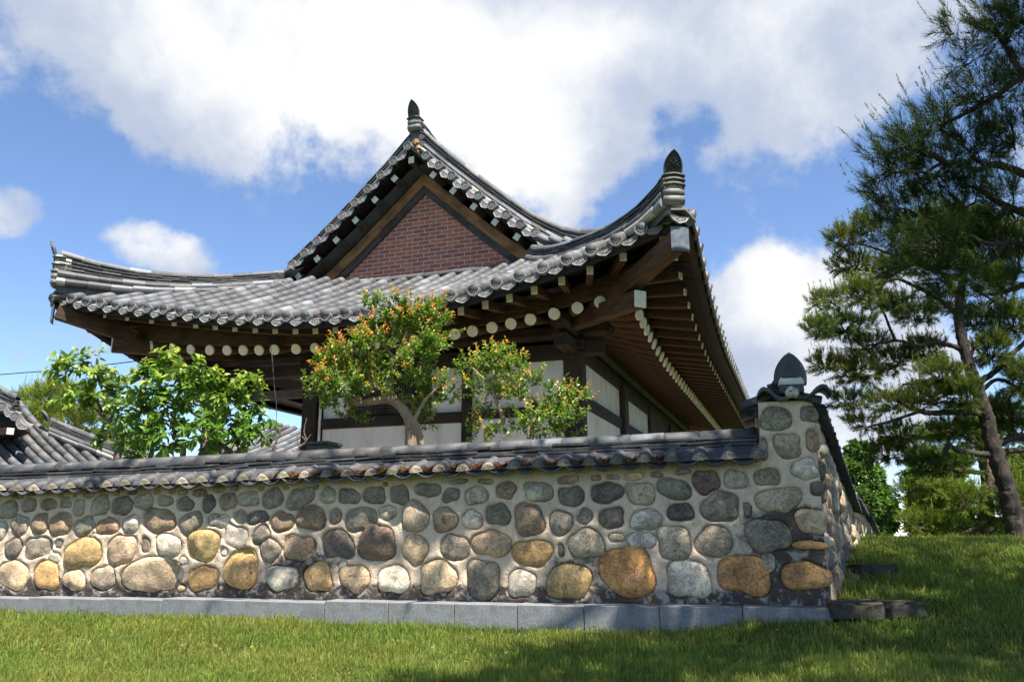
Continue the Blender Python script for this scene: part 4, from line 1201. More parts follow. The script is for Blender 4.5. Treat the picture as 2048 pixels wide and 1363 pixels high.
def ridge(name, path, top, width=0.125, white=1, label=None, flats=4, seg=0.33, tipboost=None):
    """layered tile ridge: path = its foot, top = height above the foot at every path point"""
    path = np.asarray(path, float); top = np.asarray(top, float)
    d = np.r_[0, np.cumsum(np.linalg.norm(np.diff(path, axis=0), axis=1))]; D = d[-1]
    at_ = lambda a: np.array([np.interp(a, d, path[:, i]) for i in range(3)])
    ht = lambda a: float(np.interp(a, d, top))
    T = path[-1] - path[0]; T[2] = 0; T /= np.linalg.norm(T); S = np.array([T[1], -T[0], 0.0]); Up = np.array([0, 0, 1.0])
    m = MB()
    # core of mortar
    n = 16
    for i in range(n):
        a0, a1 = D * i / n, D * (i + 1) / n; V = []
        for a in (a0, a1):
            p = at_(a); h = ht(a)
            V += [p + S * width * 0.8 - Up * 0.12, p + S * width * 0.62 + Up * h * 0.86, p - S * width * 0.62 + Up * h * 0.86, p - S * width * 0.8 - Up * 0.12]
        m.add(V, [(0, 1, 5, 4), (1, 2, 6, 5), (2, 3, 7, 6)] + ([(0, 3, 2, 1)] if i == 0 else []) + ([(4, 5, 6, 7)] if i == n - 1 else []), (0.07, 0.07, 0.072), 0)
    def runs(f_lo, off, r, kind, side, cfun, sg=seg):
        a = -RNG.random() * sg
        while a < D:
            b_ = a + sg * (0.9 + 0.2 * RNG.random()); a0, a1 = max(a, 0), min(b_, D); a = b_ + 0.004
            if a1 - a0 < 0.04: continue
            ts = np.linspace(a0, a1, 4); j = RNG.normal(0, 0.003)
            P = np.stack([at_(t) + S * side * (off + j) + Up * (ht(t) * f_lo + j) for t in ts])
            if kind == 'round': sweep(m, P, S, Up, circle(r, 10), cfun(), sc=(1, .99, .98, .93))
            elif kind == 'flat':
                k = RNG.normal(0, 0.004, 2); P = P + np.linspace(k[0], k[1], 4)[:, None] * Up
                sweep(m, P, S, Up, [(-side * (off - 0.0), 0), (0, 0), (0, r), (-side * off, r + 0.01)], cfun())
            else: sweep(m, P, S, Up, np.vstack([half_round(r, 9), [(-r, -0.03), (r, -0.03)]]), cfun(), sc=(1, .99, .98, .92))
    for side in (1, -1):
        if white: runs(0.09, width, 0.066, 'round', side, lambda: (np.array([0.34, 0.33, 0.30]) if RNG.random() < 0.35 else tcol(0, .3)))
        runs(0.30 if white else 0.14, width * 0.93, 0.062, 'round', side, lambda: tcol(0.05, .1))
        lo, hi = (0.46, 0.80) if white else (0.36, 0.78)
        for c in range(flats):
            f_ = lo + (hi - lo) * c / max(1, flats - 1)
            runs(f_, width * (1.05 - 0.10 * c / flats), 0.020, 'flat', side, lambda: tcol(0.15, .05) * 0.8, 0.26)
    runs(0.86, 0.0, 0.078, 'cap', 1, lambda: tcol(0.05, .12))
    o = m.build(name, ['tile', 'lime'], house, False)
    if label: o['label'] = label
    return o, S, T


def tip_stack(parent, p, fdir, h, wd, fw, fh, k=3):
    """curved end tiles stacked at a ridge's outer end, with its pointed finial; fdir = facing direction (house frame)"""
    rz = math.atan2(fdir[1], fdir[0]) + math.pi / 2
    m = MB(); z = 0.0
    for r in (0.062, 0.06):
        sweep(m, [(-wd, 0, z + r * .8), (-wd * .3, -0.01, z + r * .8), (wd * .3, -0.01, z + r * .8), (wd, 0, z + r * .8)], (0, 1, 0), (0, 0, 1), circle(r, 10), (0.14, 0.14, 0.138)); z += 0.095
    x = np.linspace(-1, 1, 9)
    prof = lambda th: np.concatenate([np.column_stack([x * wd * 1.08, 0.03 * (1 - x * x)]), np.column_stack([x[::-1] * wd * 1.08, 0.03 * (1 - x[::-1] ** 2) - th])])
    zs = z + 0.04 + np.arange(k) * max(0.05, (h - z - 0.05) / k)
    for j, zz_ in enumerate(zs):
        sweep(m, [(0, -0.075 + 0.0 * j, zz_), (0, 0.12, zz_ + 0.01)], (1, 0, 0), (0, 0, 1), prof(0.026), tcol(0.3, 0.0) * 0.8)
    V = [(sx * wd * .86, y, zz_) for zz_ in (0.0, zs[-1] + .03) for (sx, y) in ((-1, -.035), (1, -.035), (1, .2), (-1, .2))]
    m.add(V, BOXF, (0.5, 0.47, 0.4), 1)
    o = m.build('ridge_end', ['tile', 'lime'], parent, True); place(o, mat_at(p, rz))
    f = finial_mesh('finial_tile', parent, fw, fh, 0.04, True, 0.01); place(f, mat_at(Vector(p) + Vector((0, 0, zs[-1] + 0.025)) + Vector((fdir[0] * .07, fdir[1] * .07, 0)), rz, 0.16))
    return o


# hip ridges
tR = np.array([-.10, .2, .6, 1.22, 1.73, 2.1, 2.45]); zR = EYE + np.array([4.24, 4.09, 4.015, 4.08, 4.19, 4.32, 4.50]); hR = np.array([.46, .40, .34, .31, .31, .31, .31])
tR2 = np.linspace(-.10, 2.45, 22); zt = np.polyval(np.polyfit(tR, zR, 4), tR2); hh = np.interp(tR2, tR, hR)
hipR, S_, T_ = ridge('hip_ridge', L3(tR2, tR2, zt - hh), hh - 0.0, 0.115, 1, 'right hip ridge sweeping up to its finial', 4)
tip_stack(hipR, L3(-.13, -.13, zt[0] - hh[0] + 0.02), (0.35, -0.94), hh[0] - 0.04, 0.125, 0.215, 0.27, 3)
tL = np.array([-.02, .3, .64, 1.19, 1.75, 2.31, 2.45]); zL = EYE + np.array([4.47, 4.385, 4.31, 4.305, 4.40, 4.56, 4.61]); hL = np.array([.62, .52, .44, .36, .33, .33, .33])
tL2 = np.linspace(-.02, 2.45, 22); zt = np.polyval(np.polyfit(tL, zL, 4), tL2); hh = np.interp(tL2, tL, hL)
hipL, S_, T_ = ridge('hip_ridge', L3(9.64 - tL2, tL2, zt - hh), hh, 0.12, 1, 'left hip ridge rising gently to its outer tip', 4)
tip_stack(hipL, L3(9.68, -.04, zt[0] - hh[0] + 0.0), (-0.707, -0.707), hh[0] - 0.02, 0.12, 0.2, 0.26, 3)
# rake ridges
for side, lb in ((1, 'right'), (-1, 'left')):
    x = np.linspace(0.05, 3.55 if side == 1 else 2.62, 30); hh = np.interp(x, [0, .5, 1.6, 2.27, 2.74, 3.04, 3.3, 3.55], [.50, .43, .38, .34, .42, .56, .74, .93] if side == 1 else [.50, .43, .38, .34, .33, .33, .33, .33])
    ridge('rake_ridge', L3(SMID - side * x, VR + 0.34, Mx(x) + 0.04), hh, 0.105, 1, lb + ' sloping ridge running down from the roof peak', 3)
# main ridge and its finial
v = np.linspace(VR + 0.18, 15.6, 26); zt = EYE + 7.30 + 0.22 * np.clip(1 - (v - VR) / 3.5, 0, 1) ** 2
mr, S_, T_ = ridge('main_ridge', L3(SMID, v, EYE + 6.86 + 0 * v), zt - EYE - 6.86, 0.13, 1, 'topmost ridge running back from the peak', 5)
tip_stack(mr, L3(SMID, VR + .16, EYE + 7.20), (0.0, -1.0), 0.22, 0.12, 0.215, 0.30, 1)
# ridge at the foot of the brick
s = np.linspace(2.42, 7.34, 24); zt = EYE + 4.45 + 0.03 * ((s - SMID) / 2.4) ** 2 + 0.025 * (s - SMID) / 2.4
ridge('foot_ridge', L3(s, 3.04 + 0 * s, zt - 0.27), 0.27 + 0 * s, 0.10, 1, 'low tile ridge along the foot of the brick gable', 2)

# gable: brick, boards, little rafters
VB = 3.40
mb = MB(); x = np.linspace(-2.55, 2.55, 31); V = []
for xx in x: V += [L3(SMID - xx, VB, EYE + 4.2), L3(SMID - xx, VB, np.maximum(Mx(xx) - 0.45, EYE + 4.21))]
V = np.array(V); k = len(V); V2 = V.copy(); V2[:, 1] += 0.2
mb.add(np.vstack([V, V2]), [(2 * i, 2 * i + 2, 2 * i + 3, 2 * i + 1) for i in range(30)] + [(k + 2 * i, k + 2 * i + 1, k + 2 * i + 3, k + 2 * i + 2) for i in range(30)])
mb.build('brick_gable', 'brick', house)


def curved_board(name, side, o_hi, o_lo, v0, v1, mat, x0=0.0, x1=2.66):
    x = np.linspace(x0, x1, 18); m = MB(); zc = Mx(x)
    st = MB()
    V = []
    for xx, z in zip(x, zc):
        dz = max(0.0, 0.02)
        V += [L3(SMID - side * xx, v0, z - o_lo), L3(SMID - side * xx, v0, z - o_hi), L3(SMID - side * xx, v1, z - o_hi), L3(SMID - side * xx, v1, z - o_lo)]
    V = np.array(V)
    # own frame along the slope so the grain follows the board
    p0, p1 = V[0], V[-4]; mt = axis_matrix(p0, p1); inv = np.array(mt.inverted())
    V = V @ inv[:3, :3].T + inv[:3, 3]
    Fc = [(4 * i + a, 4 * i + (a + 1) % 4, 4 * i + 4 + (a + 1) % 4, 4 * i + 4 + a) for i in range(17) for a in range(4)] + [(0, 1, 2, 3), (68, 71, 70, 69)]
    m.add(V, Fc); o = m.build(name, mat, house); place(o, mt); return o


for side in (1, -1):
    curved_board('barge_board', side, 0.32, 0.56, VB - 0.085, VB - 0.012, 'wood_orange', 0.0, 2.6)
    curved_board('lower_barge_board', side, 0.564, 0.72, VB - 0.05, VB - 0.006, 'wood_grey', 0.0, 2.4)
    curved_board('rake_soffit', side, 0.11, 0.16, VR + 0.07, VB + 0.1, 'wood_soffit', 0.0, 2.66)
    for i in range(7):
        x = 0.02 + 0.395 * i if side == 1 else 0.36 + 0.385 * i
        if side == 1 and i == 0: continue
        if x > 2.62: continue
        sl = side * math.atan(float(Mx(x + .05) - Mx(x - .05)) / .1)
        m = MB(); cbox(m, -.058, .058, 0.006, 0.42, -.06, .06, .006); cbox(m, -.056, .056, 0, 0.02, -.058, .058, .005, mat=1)
        o = m.build('gable_rafter', ['wood_grey', 'white_end'], house)
        place(o, mat_at(L3(SMID - side * x, VR + 0.12, Mx(x) - 0.25), 0, 0, -sl if side == 1 else -sl))
m = MB(); cbox(m, -.058, .058, 0.006, 0.42, -.075, .06, .006); cbox(m, -.056, .056, 0, 0.02, -.073, .058, .005, mat=1)
place(m.build('gable_rafter', ['wood_grey', 'white_end'], house), mat_at(L3(SMID + 0.02, VR + 0.10, Mx(0) - 0.27)))

# ------------------------------------------------------------------ eaves timber
def rod(name, p0, p1, r, parent, mats, square=None, white=True, up=(0, 0, 1)):
    p0 = np.asarray(p0); p1 = np.asarray(p1); Lg = float(np.linalg.norm(p1 - p0)); m = MB()
    if square:
        a, b_ = square
        cbox(m, -a / 2, a / 2, 0.012 if white else 0, Lg, -b_ / 2, b_ / 2, 0.006)
        if white: cbox(m, -a / 2 + .002, a / 2 - .002, 0.0, 0.03, -b_ / 2 + .002, b_ / 2 - .002, 0.005, mat=1)
    else:
        n = 16; a = np.linspace(0, 2 * math.pi, n, endpoint=False); k = 1 + 0.02 * RNG.normal(size=n)
        ys = np.array([0.008, Lg * 0.5, Lg]); rs = np.array([r, r * 1.02, r * 0.98])
        V = np.concatenate([np.stack([q * k * np.cos(a), np.full(n, y), q * k * np.sin(a)], 1) for y, q in zip(ys, rs)])
        m.add(V, [(i * n + j, i * n + (j + 1) % n, (i + 1) * n + (j + 1) % n, (i + 1) * n + j) for i in range(2) for j in range(n)])
        if white:
            V = np.concatenate([np.stack([q * k * np.cos(a), np.full(n, y), q * k * np.sin(a)], 1) for y, q in ((0.03, r * 1.012), (0.004, r * 1.012), (0.0, r * 0.98))])
            m.add(V, [(i * n + j, i * n + (j + 1) % n, (i + 1) * n + (j + 1) % n, (i + 1) * n + j) for i in range(2) for j in range(n)] + [tuple(2 * n + j for j in range(n))], mat=1)
    o = m.build(name, mats, parent, smooth=False); place(o, axis_matrix(p0, p1, up)); return o


def fan(t):                               # how far a rafter's inner end shifts along the eave
    return max(0.0, 2.35 - t)


def eave(fr, t_list, t_fly, length, e, r, both):
    """fr(t, d, z): t along the eave from the right-hand corner, d in from the tile edge"""
    for t in t_list:
        near = t; farr = length - t
        if near < 2.3: ti = t + 0.86 * fan(near)
        elif both and farr < 2.3: ti = t - 0.86 * fan(farr)
        else: ti = t
        din = 2.35
        zi = float(r(3.2 if not both else min(max(t, 3.2), length - 3.2))) + 0.47
        z0 = float(r(t)); zi = max(zi, z0 + 0.12)
        rod('rafter', fr(t, 0.95, z0), fr(ti, din, zi), 0.08, house, ['wood', 'white_end'])
    for t in t_fly:
        near = t; farr = length - t; ti = t
        if near < 2.2: ti = t + 0.50 * (2.2 - near) * 0.62
        elif both and farr < 2.2: ti = t - 0.50 * (2.2 - farr) * 0.62
        z0 = float(e(t)) - 0.125
        rod('flying_rafter', fr(t, 0.30, z0), fr(ti, 1.28, max(float(e(ti)) - 0.125, z0 - 0.12) + 0.17), 0, house, ['wood', 'white_end'], (0.09, 0.112 if both else 0.092))


LF = SW_ - SE
frF = lambda t, d, z: np.array(L3(t + SE, d, z)); frR = lambda t, d, z: np.array(L3(SE + d, t, z)); frL = lambda t, d, z: np.array(L3(SW_ - d, t, z))
tf = [s - SE for s in (1.036, 1.353, 1.683, 2.026, 2.309, 2.589, 2.881, 3.148, 3.46, 3.78, 4.1, 4.42, 4.75, 5.082, 5.438, 5.773, 6.16, 6.444, 6.743, 7.049, 7.386, 7.763, 8.138, 8.588)]
tg = [s - SE for s in (0.08, 0.579, 1.011, 1.386, 1.755, 2.097, 2.432, 2.78, 3.12, 3.45, 3.787, 4.087, 4.399, 4.687, 5.012, 5.343, 5.69, 6.036, 6.398, 6.76, 7.127, 7.537, 7.983, 8.476, 8.943)]
eave(frF, tf, tg, LF, lambda t: eF(t + SE), lambda t: rF(t + SE), True)
tv = list(np.r_[1.25, 1.55, 1.84, 2.12, 2.4, np.arange(2.72, 13.6, 0.34)])
eave(frR, tv, list(np.r_[0.62, 1.03, 1.42, 1.78, 2.14, np.arange(2.5, 13.8, 0.38)]), 40, eS, rS, False)
eave(frL, [1.25, 1.6, 1.95, 2.3, 2.66, 3.0, 3.36, 3.7], [0.7, 1.1, 1.5, 1.9, 2.3, 2.66, 3.0], 40, eS, rS, False)


def strip(name, fr, t0, t1, prof, mat, n=26):
    """long eave board: prof(t) -> list of (d, z) corners"""
    m = MB(); V = []; ts = np.linspace(t0, t1, n); k = None
    for t in ts:
        q = prof(t); k = len(q); V += [fr(t, d, z) for d, z in q]
    m.add(np.array(V), [(i * k + a, i * k + (a + 1) % k, (i + 1) * k + (a + 1) % k, (i + 1) * k + a) for i in range(n - 1) for a in range(k)] + [tuple(range(k)), tuple((n - 1) * k + a for a in range(k))])
    mt = axis_matrix(m.v[0][0], m.v[0][-k]); inv = np.array(mt.inverted()); m.v[0] = m.v[0] @ inv[:3, :3].T + inv[:3, 3]
    o = m.build(name, mat, house); place(o, mt); return o


for fr, t0, t1, e, r in ((frF, 0.10, LF - 0.10, lambda t: float(eF(t + SE)), lambda t: float(rF(t + SE))), (frR, 0.10, 15.6, lambda t: float(eS(t)), lambda t: float(rS(t))), (frL, 0.10, 15.6, lambda t: float(eS(t)), lambda t: float(rS(t)))):
    T0, T1 = t0, t1
    lim = (lambda t, d, T=t1, f=fr: np.clip(t, d, (LF - d) if f is frF else 99))
    strip('eave_board', fr, t0, t1, lambda t: [(0.05, e(t) - 0.17), (0.05, e(t) - 0.075), (0.13, e(t) - 0.045), (0.13, e(t) - 0.14)], 'wood_dark')
    def soff(t, fr=fr, e=e):
        return [(0.10, e(t) - 0.055), (0.10, e(t) - 0.035), (1.3, e(t) + 0.235), (1.3, e(t) + 0.215)]
    frc = (lambda t, d, z, f=fr: f(min(max(t, d * 1.0), LF - d) if f is frF else max(t, d), d, z))
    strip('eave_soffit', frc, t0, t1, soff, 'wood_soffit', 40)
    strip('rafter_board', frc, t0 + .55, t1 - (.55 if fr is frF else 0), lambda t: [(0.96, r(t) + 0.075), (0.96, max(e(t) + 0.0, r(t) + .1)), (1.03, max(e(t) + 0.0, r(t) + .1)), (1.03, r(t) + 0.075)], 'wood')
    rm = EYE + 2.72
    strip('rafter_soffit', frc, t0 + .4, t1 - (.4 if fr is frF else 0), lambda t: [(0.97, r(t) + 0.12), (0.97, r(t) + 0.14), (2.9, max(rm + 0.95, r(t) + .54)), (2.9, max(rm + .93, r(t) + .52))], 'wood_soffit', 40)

# corner beams with painted ends
for fr2, q0, q1, z0, z1 in ((lambda q, z: np.array(L3(q, q, z)), -0.17, 0.40, 3.33, 2.84), (lambda q, z: np.array(L3(9.64 - q, q, z)), 0.02, 0.60, 3.44, 2.98)):
    rod('corner_beam', fr2(q1, EYE + z1), fr2(2.3, EYE + 3.0), 0, house, ['wood', 'white_end'], (0.17, 0.215))
    rod('upper_corner_beam', fr2(q0, EYE + z0), fr2(0.85, EYE + z1 + 0.16), 0, house, ['wood', 'white_end'], (0.18, 0.23), white=False)
# plates and odd tiles that cover the corner beam's nose
for (q, rz, sgn) in (((-0.20, -0.20), 0.60, 1), ((9.67, -0.02), -0.78, -1)):
    m = MB(); a = np.linspace(-1, 1, 9); n = 9
    V = [(x * 0.115, 0.04 * x * x - 0.02, z + (0.02 * (1 - x * x) if z < 0 else 0)) for z in (-0.17, -0.13, -0.12, 0.12) for x in a]
    V += [(x * 0.115, 0.04 * x * x + 0.0, z) for z in (-0.17, 0.12) for x in a]
    Fc = [(i * n + j, i * n + j + 1, (i + 1) * n + j + 1, (i + 1) * n + j) for i in range(3) for j in range(n - 1)] + [(j, 36 + j, 37 + j, j + 1) for j in range(n - 1)]
    m.add(V, Fc, (0.2, 0.22, 0.26)); o = m.build('beam_nose_plate', 'metal_blue', house, True)
    place(o, mat_at(L3(q[0], q[1], EYE + (3.36 if sgn > 0 else 3.42)), rz))
    dup(drip0, house, mat_at(L3(q[0], q[1] - 0.03, EYE + 3.60), rz, -0.05, 0.12 * sgn)).name = 'corner_drip_tile'
    m = MB(); sweep(m, [(-.13, 0, .03), (.05, 0, .05), (.16, .02, -.04), (.20, .03, -.07)], (0, 1, 0), (0, 0, 1), [(-.05, 0), (.14, 0), (.14, .022), (-.05, .022)], (0.16, 0.165, 0.17))
    place(m.build('corner_tile', 'tile', house), mat_at(L3(q[0], q[1], EYE + 3.63), rz if sgn > 0 else rz + .2) @ Matrix.Diagonal((sgn, 1, 1, 1)))

# ------------------------------------------------------------------ walls, posts, beams below the eaves
def hbox(name, s0, s1, v0, v1, z0, z1, mat, along='v', b=0.008):
    """beam or panel in the house frame; its own y axis runs along the grain"""
    m = MB()
    if along == 's':
        cbox(m, -(v1 - v0) / 2, (v1 - v0) / 2, 0, s1 - s0, -(z1 - z0) / 2, (z1 - z0) / 2, b); mt = axis_matrix(L3(s0, (v0 + v1) / 2, EYE + (z0 + z1) / 2), L3(s1, (v0 + v1) / 2, EYE + (z0 + z1) / 2))
    elif along == 'v':
        cbox(m, -(s1 - s0) / 2, (s1 - s0) / 2, 0, v1 - v0, -(z1 - z0) / 2, (z1 - z0) / 2, b); mt = axis_matrix(L3((s0 + s1) / 2, v0, EYE + (z0 + z1) / 2), L3((s0 + s1) / 2, v1, EYE + (z0 + z1) / 2))
    else:
        cbox(m, -(s1 - s0) / 2, (s1 - s0) / 2, 0, z1 - z0, -(v1 - v0) / 2, (v1 - v0) / 2, b); mt = axis_matrix(L3((s0 + s1) / 2, (v0 + v1) / 2, EYE + z0), L3((s0 + s1) / 2, (v0 + v1) / 2, EYE + z1), (0, 1, 0))
    o = m.build(name, mat, house); place(o, mt); return o


ZF = -0.75
for (s, v, w_) in ((1.70, 2.04, .28), (6.12, 2.04, .27), (8.10, 2.04, .27), (1.70, 4.95, .34), (1.70, 7.7, .27), (1.70, 10.5, .27), (8.10, 5.2, .27)):
    hbox('post', s - w_ / 2, s + w_ / 2, v - w_ / 2, v + w_ / 2, ZF, 2.62, 'wood_dark', 'z', 0.02)
hbox('post', 3.30, 3.45, 1.93, 2.1, ZF, 2.56, 'wood_dark', 'z', 0.012)
for (s, v) in ((1.70, 2.04), (6.12, 2.04), (8.10, 2.04)):           # bracket blocks and crossing beam ends
    hbox('bracket_block', s - .2, s + .2, v - .2, v + .2, 2.62, 2.78, 'wood_dark', 's', 0.03)
hbox('beam', 1.25, 8.5, 1.94, 2.14, 2.56, 2.74, 'wood_dark', 's')
hbox('purlin', 1.1, 8.7, 1.90, 2.18, 2.80, 3.06, 'wood_dark', 's', 0.07)
hbox('beam', 1.60, 1.80, 1.30, 14.0, 2.56, 2.74, 'wood_dark', 'v')
hbox('purlin', 1.56, 1.84, 1.2, 14.0, 2.80, 3.06, 'wood_dark', 'v', 0.07)
hbox('beam', 8.0, 8.2, 1.6, 14.0, 2.56, 2.74, 'wood_dark', 'v')
hbox('beam', 6.26, 7.97, 1.96, 2.10, 2.20, 2.34, 'wood_grey', 's')
# front bays
hbox('beam', 1.84, 3.30, 1.95, 2.08, 1.69, 1.83, 'wood_dark', 's'); hbox('beam', 3.45, 5.99, 1.95, 2.08, 1.655, 1.815, 'wood_dark', 's')
hbox('plaster_panel', 1.84, 3.30, 2.0, 2.06, 1.832, 2.50, 'plaster', 's', .002); hbox('plaster_panel', 1.84, 3.30, 2.0, 2.06, ZF, 1.688, 'plaster', 's', .002)
hbox('plaster_panel', 3.45, 5.90, 2.0, 2.06, ZF, 1.653, 'plaster', 's', .002)
hbox('beam', 1.84, 5.99, 1.96, 2.07, 2.502, 2.56, 'wood_dark', 's')
hbox('plaster_panel', 3.45, 3.98, 2.0, 2.06, 1.817, 2.50, 'plaster', 's', .002)
hbox('door_frame', 3.98, 4.2, 1.94, 2.08, 1.817, 2.50, 'wood_dark', 'z')
hbox('door_frame', 5.30, 5.42, 1.94, 2.08, 1.817, 2.50, 'wood_dark', 'z')
hbox('plaster_panel', 5.42, 5.90, 2.0, 2.06, 1.817, 2.50, 'plaster', 's', .002)
hbox('white_pipe', 5.905, 5.945, 1.93, 1.97, ZF, 2.3, 'plaster', 'z', .01)
wn = MB(); box(wn, -5.30, -4.2, 2.03, 2.06, EYE + 1.817, EYE + 2.50)
lw = wn.build('lattice_window', 'wood_dark', house)
lt = MB()
for x in np.arange(-5.28, -4.2, 0.045): box(lt, x, x + .014, 2.008, 2.026, EYE + 1.85, EYE + 2.48)
for z in np.arange(1.86, 2.08, 0.045): box(lt, -5.29, -4.21, 2.002, 2.02, EYE + z, EYE + z + .014)
lt.build('lattice', 'wood_grey', lw)
# right side bays
for (v0, v1, zt_, zm) in ((2.18, 4.77, 2.50, 1.82), (5.13, 7.56, 2.44, 1.80)):
    hbox('plaster_panel', 1.63, 1.70, v0, v1, zm + .18, zt_, 'plaster', 'v', .002)
    hbox('beam', 1.585, 1.72, v0, v1, zm, zm + .178, 'wood_dark', 'v'); hbox('beam', 1.60, 1.72, v0, v1, zt_ + .002, 2.56, 'wood_dark', 'v')
    hbox('plaster_panel', 1.63, 1.70, v0, v1, ZF, zm - .002, 'plaster', 'v', .002)
for (v0, v1) in ((7.84, 10.36), (10.64, 14.0)):
    hbox('door_panel', 1.63, 1.70, v0, v1, ZF, 2.56, 'wood_dark', 'v', .002)
# rooms behind (keeps daylight from leaking through) and floor
hbox('inner_wall', 6.0, 6.1, 2.2, 14.0, ZF, 3.0, 'wood_dark', 'v'); hbox('inner_wall', 1.75, 8.1, 13.9, 14.0, ZF, 3.0, 'wood_dark', 's')
hbox('inner_wall', 6.12, 8.0, 7.6, 7.7, ZF, 3.0, 'wood_dark', 's')
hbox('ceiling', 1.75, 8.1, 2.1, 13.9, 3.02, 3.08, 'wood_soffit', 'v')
hbox('foundation', 1.2, 8.6, 1.5, 14.4, -1.2, ZF, 'granite', 's')
m = MB(); x = np.linspace(-5.2, 5.2, 24); V = []
for xx in x: V += [L3(SMID - xx, 15.6, EYE + 2.6), L3(SMID - xx, 15.6, Mx(xx) - 0.08)]
m.add(np.array(V), [(2 * i, 2 * i + 1, 2 * i + 3, 2 * i + 2) for i in range(23)]); m.build('rear_gable', 'brick', house)

# ------------------------------------------------------------------ neighbouring houses
def far_house(name, loc, label):
    o = empty(name, loc); tag(o, label, 'house', kind='thing'); return o


T0 = at(95, 874, 16.0)
fh = far_house('neighbouring_house', (T0[0] - 1.0, T0[1] + 1.0, 0.0), 'neighbouring house at the left edge with grey tiled roof falling behind the stone wall')
org = np.array([T0[0] - 1.0, T0[1] + 1.0, 0.0])
D_ = np.array([0.9 * 0.87, -0.43 * 0.87, -0.5]); E_ = np.array([0.43, 0.9, 0.0]); N_ = np.cross(E_, D_); N_ = -N_ / np.linalg.norm(N_)
if N_[2] < 0: N_ = -N_
mb = MB()
for e in np.arange(-4.2, 2.2, 0.26):
    a0 = 0.88 * e if e > 0 else -1.6
    sag = lambda a: N_ * (0.03 * (a - 1) ** 2)
    P = np.array([T0 + E_ * e + D_ * a + sag(a) for a in np.linspace(3.2, a0, 10)]) - org
    tile_row(mb, P, E_, N_, 0.07, 0.30, 7, 0.08)
e = np.linspace(-4.4, 2.3, 2); V = []
for ee in (-4.4, 0.0, 2.3):
    for a in np.linspace(3.2, 0.88 * ee if ee > 0 else (-1.6 if ee < -1 else 0.0), 10): V.append(T0 + E_ * ee + D_ * a + N_ * (0.03 * (a - 1) ** 2 - 0.05) - org)
mb.add(np.array(V), [(i * 10 + j, i * 10 + j + 1, (i + 1) * 10 + j + 1, (i + 1) * 10 + j) for i in range(2) for j in range(9)], (0.07, 0.075, 0.08))
fr_ = mb.build('roof_slope', 'tile', fh, True)
tt = np.linspace(0, 2.3, 14); Ph = np.array([T0 + E_ * t + D_ * 0.88 * t + N_ * (0.03 * (0.88 * t - 1) ** 2 + 0.02) for t in tt]) - org
_h = house; house = fh
hp, S_, T_ = ridge('hip_ridge', Ph, np.full(14, 0.33), 0.11, 1, None, 4)
fo = finial_mesh('finial_tile', hp, 0.22, 0.26, 0.04, True, 0.01); place(fo, mat_at(Ph[0] + np.array([-.05, -.05, 0.26]), -0.9, 0.35))
Pk = np.array([at(-160, 690, 14.4), at(-60, 742, 14.4), at(0, 778, 14.4), at(36, 796, 14.4)]); Pk = smooth_path(Pk, 14) - org
ridge('rake_ridge', Pk - np.array([0, 0, 0.26]), np.full(len(Pk), 0.30), 0.10, 0, None, 3)
house = _h
for (px, py, k) in ((4, 812, 0), (20, 824, 1), (30, 832, 0), (44, 848, 1)):
    dup(disc0 if k == 0 else drip0, fh, mat_at(at(px, py, 14.2) - org, 0.5, 0.0, 0.6))
m = MB(); Q = [at(-200, 745, 14.5), at(-60, 790, 14.5), at(40, 838, 14.5), at(46, 858, 14.5), at(10, 872, 14.5), at(-60, 900, 14.5), at(-200, 930, 14.5)]
Q = np.array(Q) - org; m.add(np.vstack([Q, Q + np.array([-.15, .5, 0])]), [tuple(range(7)), tuple(range(13, 6, -1))] + [(i, 7 + i, 7 + (i + 1) % 7, (i + 1) % 7) for i in range(7)]); m.build('gable_board', 'wood_dark', fh)
rod('gable_rafter', at(21, 862, 14.1) - org, at(-20, 866, 14.8) - org, 0, fh, ['wood', 'white_end'], (0.12, 0.12))
m = MB(); box(m, -5.0, -0.2, 0.3, 5.0, -0.9, 1.3); m.build('wall', 'plaster', fh)

T1 = at(548, 846, 26.0)
fh2 = far_house('courtyard_house', (T1[0] + 2, T1[1] + 2, 0.0), 'pale tiled roof of a small house seen under the eave beside the porch post')
org2 = np.array([T1[0] + 2, T1[1] + 2, 0.0])
mb = MB(); Dd = np.array([-0.80, -0.35, -0.46]); Ee = np.array([0.85, 0.15, 0.0]); N2 = np.array([-0.4, -0.2, 0.9])
for i in range(16):
    s0 = T1 + Ee * 0.27 * i + np.array([0, 0, -0.055 * i])
    P = np.array([s0 + Dd * a + N2 * 0.04 * (a - 1) ** 2 for a in np.linspace(2.3, 0, 7)]) - org2
    tile_row(mb, P, Ee, N2, 0.085, 0.36, 6, 0.75)
    if i < 10: dup(disc0, fh2, mat_at(P[0], 0.6) @ Matrix.Scale(1.05, 4))
V = [];
for i in (-1, 16):
    s0 = T1 + Ee * 0.27 * i + np.array([0, 0, -0.055 * i])
    for a in (2.3, 1.2, 0): V.append(s0 + Dd * a + N2 * (0.04 * (a - 1) ** 2 - .06) - org2)
mb.add(np.array(V), [(0, 1, 4, 3), (1, 2, 5, 4)], (0.09, 0.09, 0.095)); mb.build('roof_slope', 'tile', fh2, True)
m = MB(); box(m, -3.0, 3, -0.6, 3.0, -0.9, 1.2); m.build('wall', 'plaster', fh2)

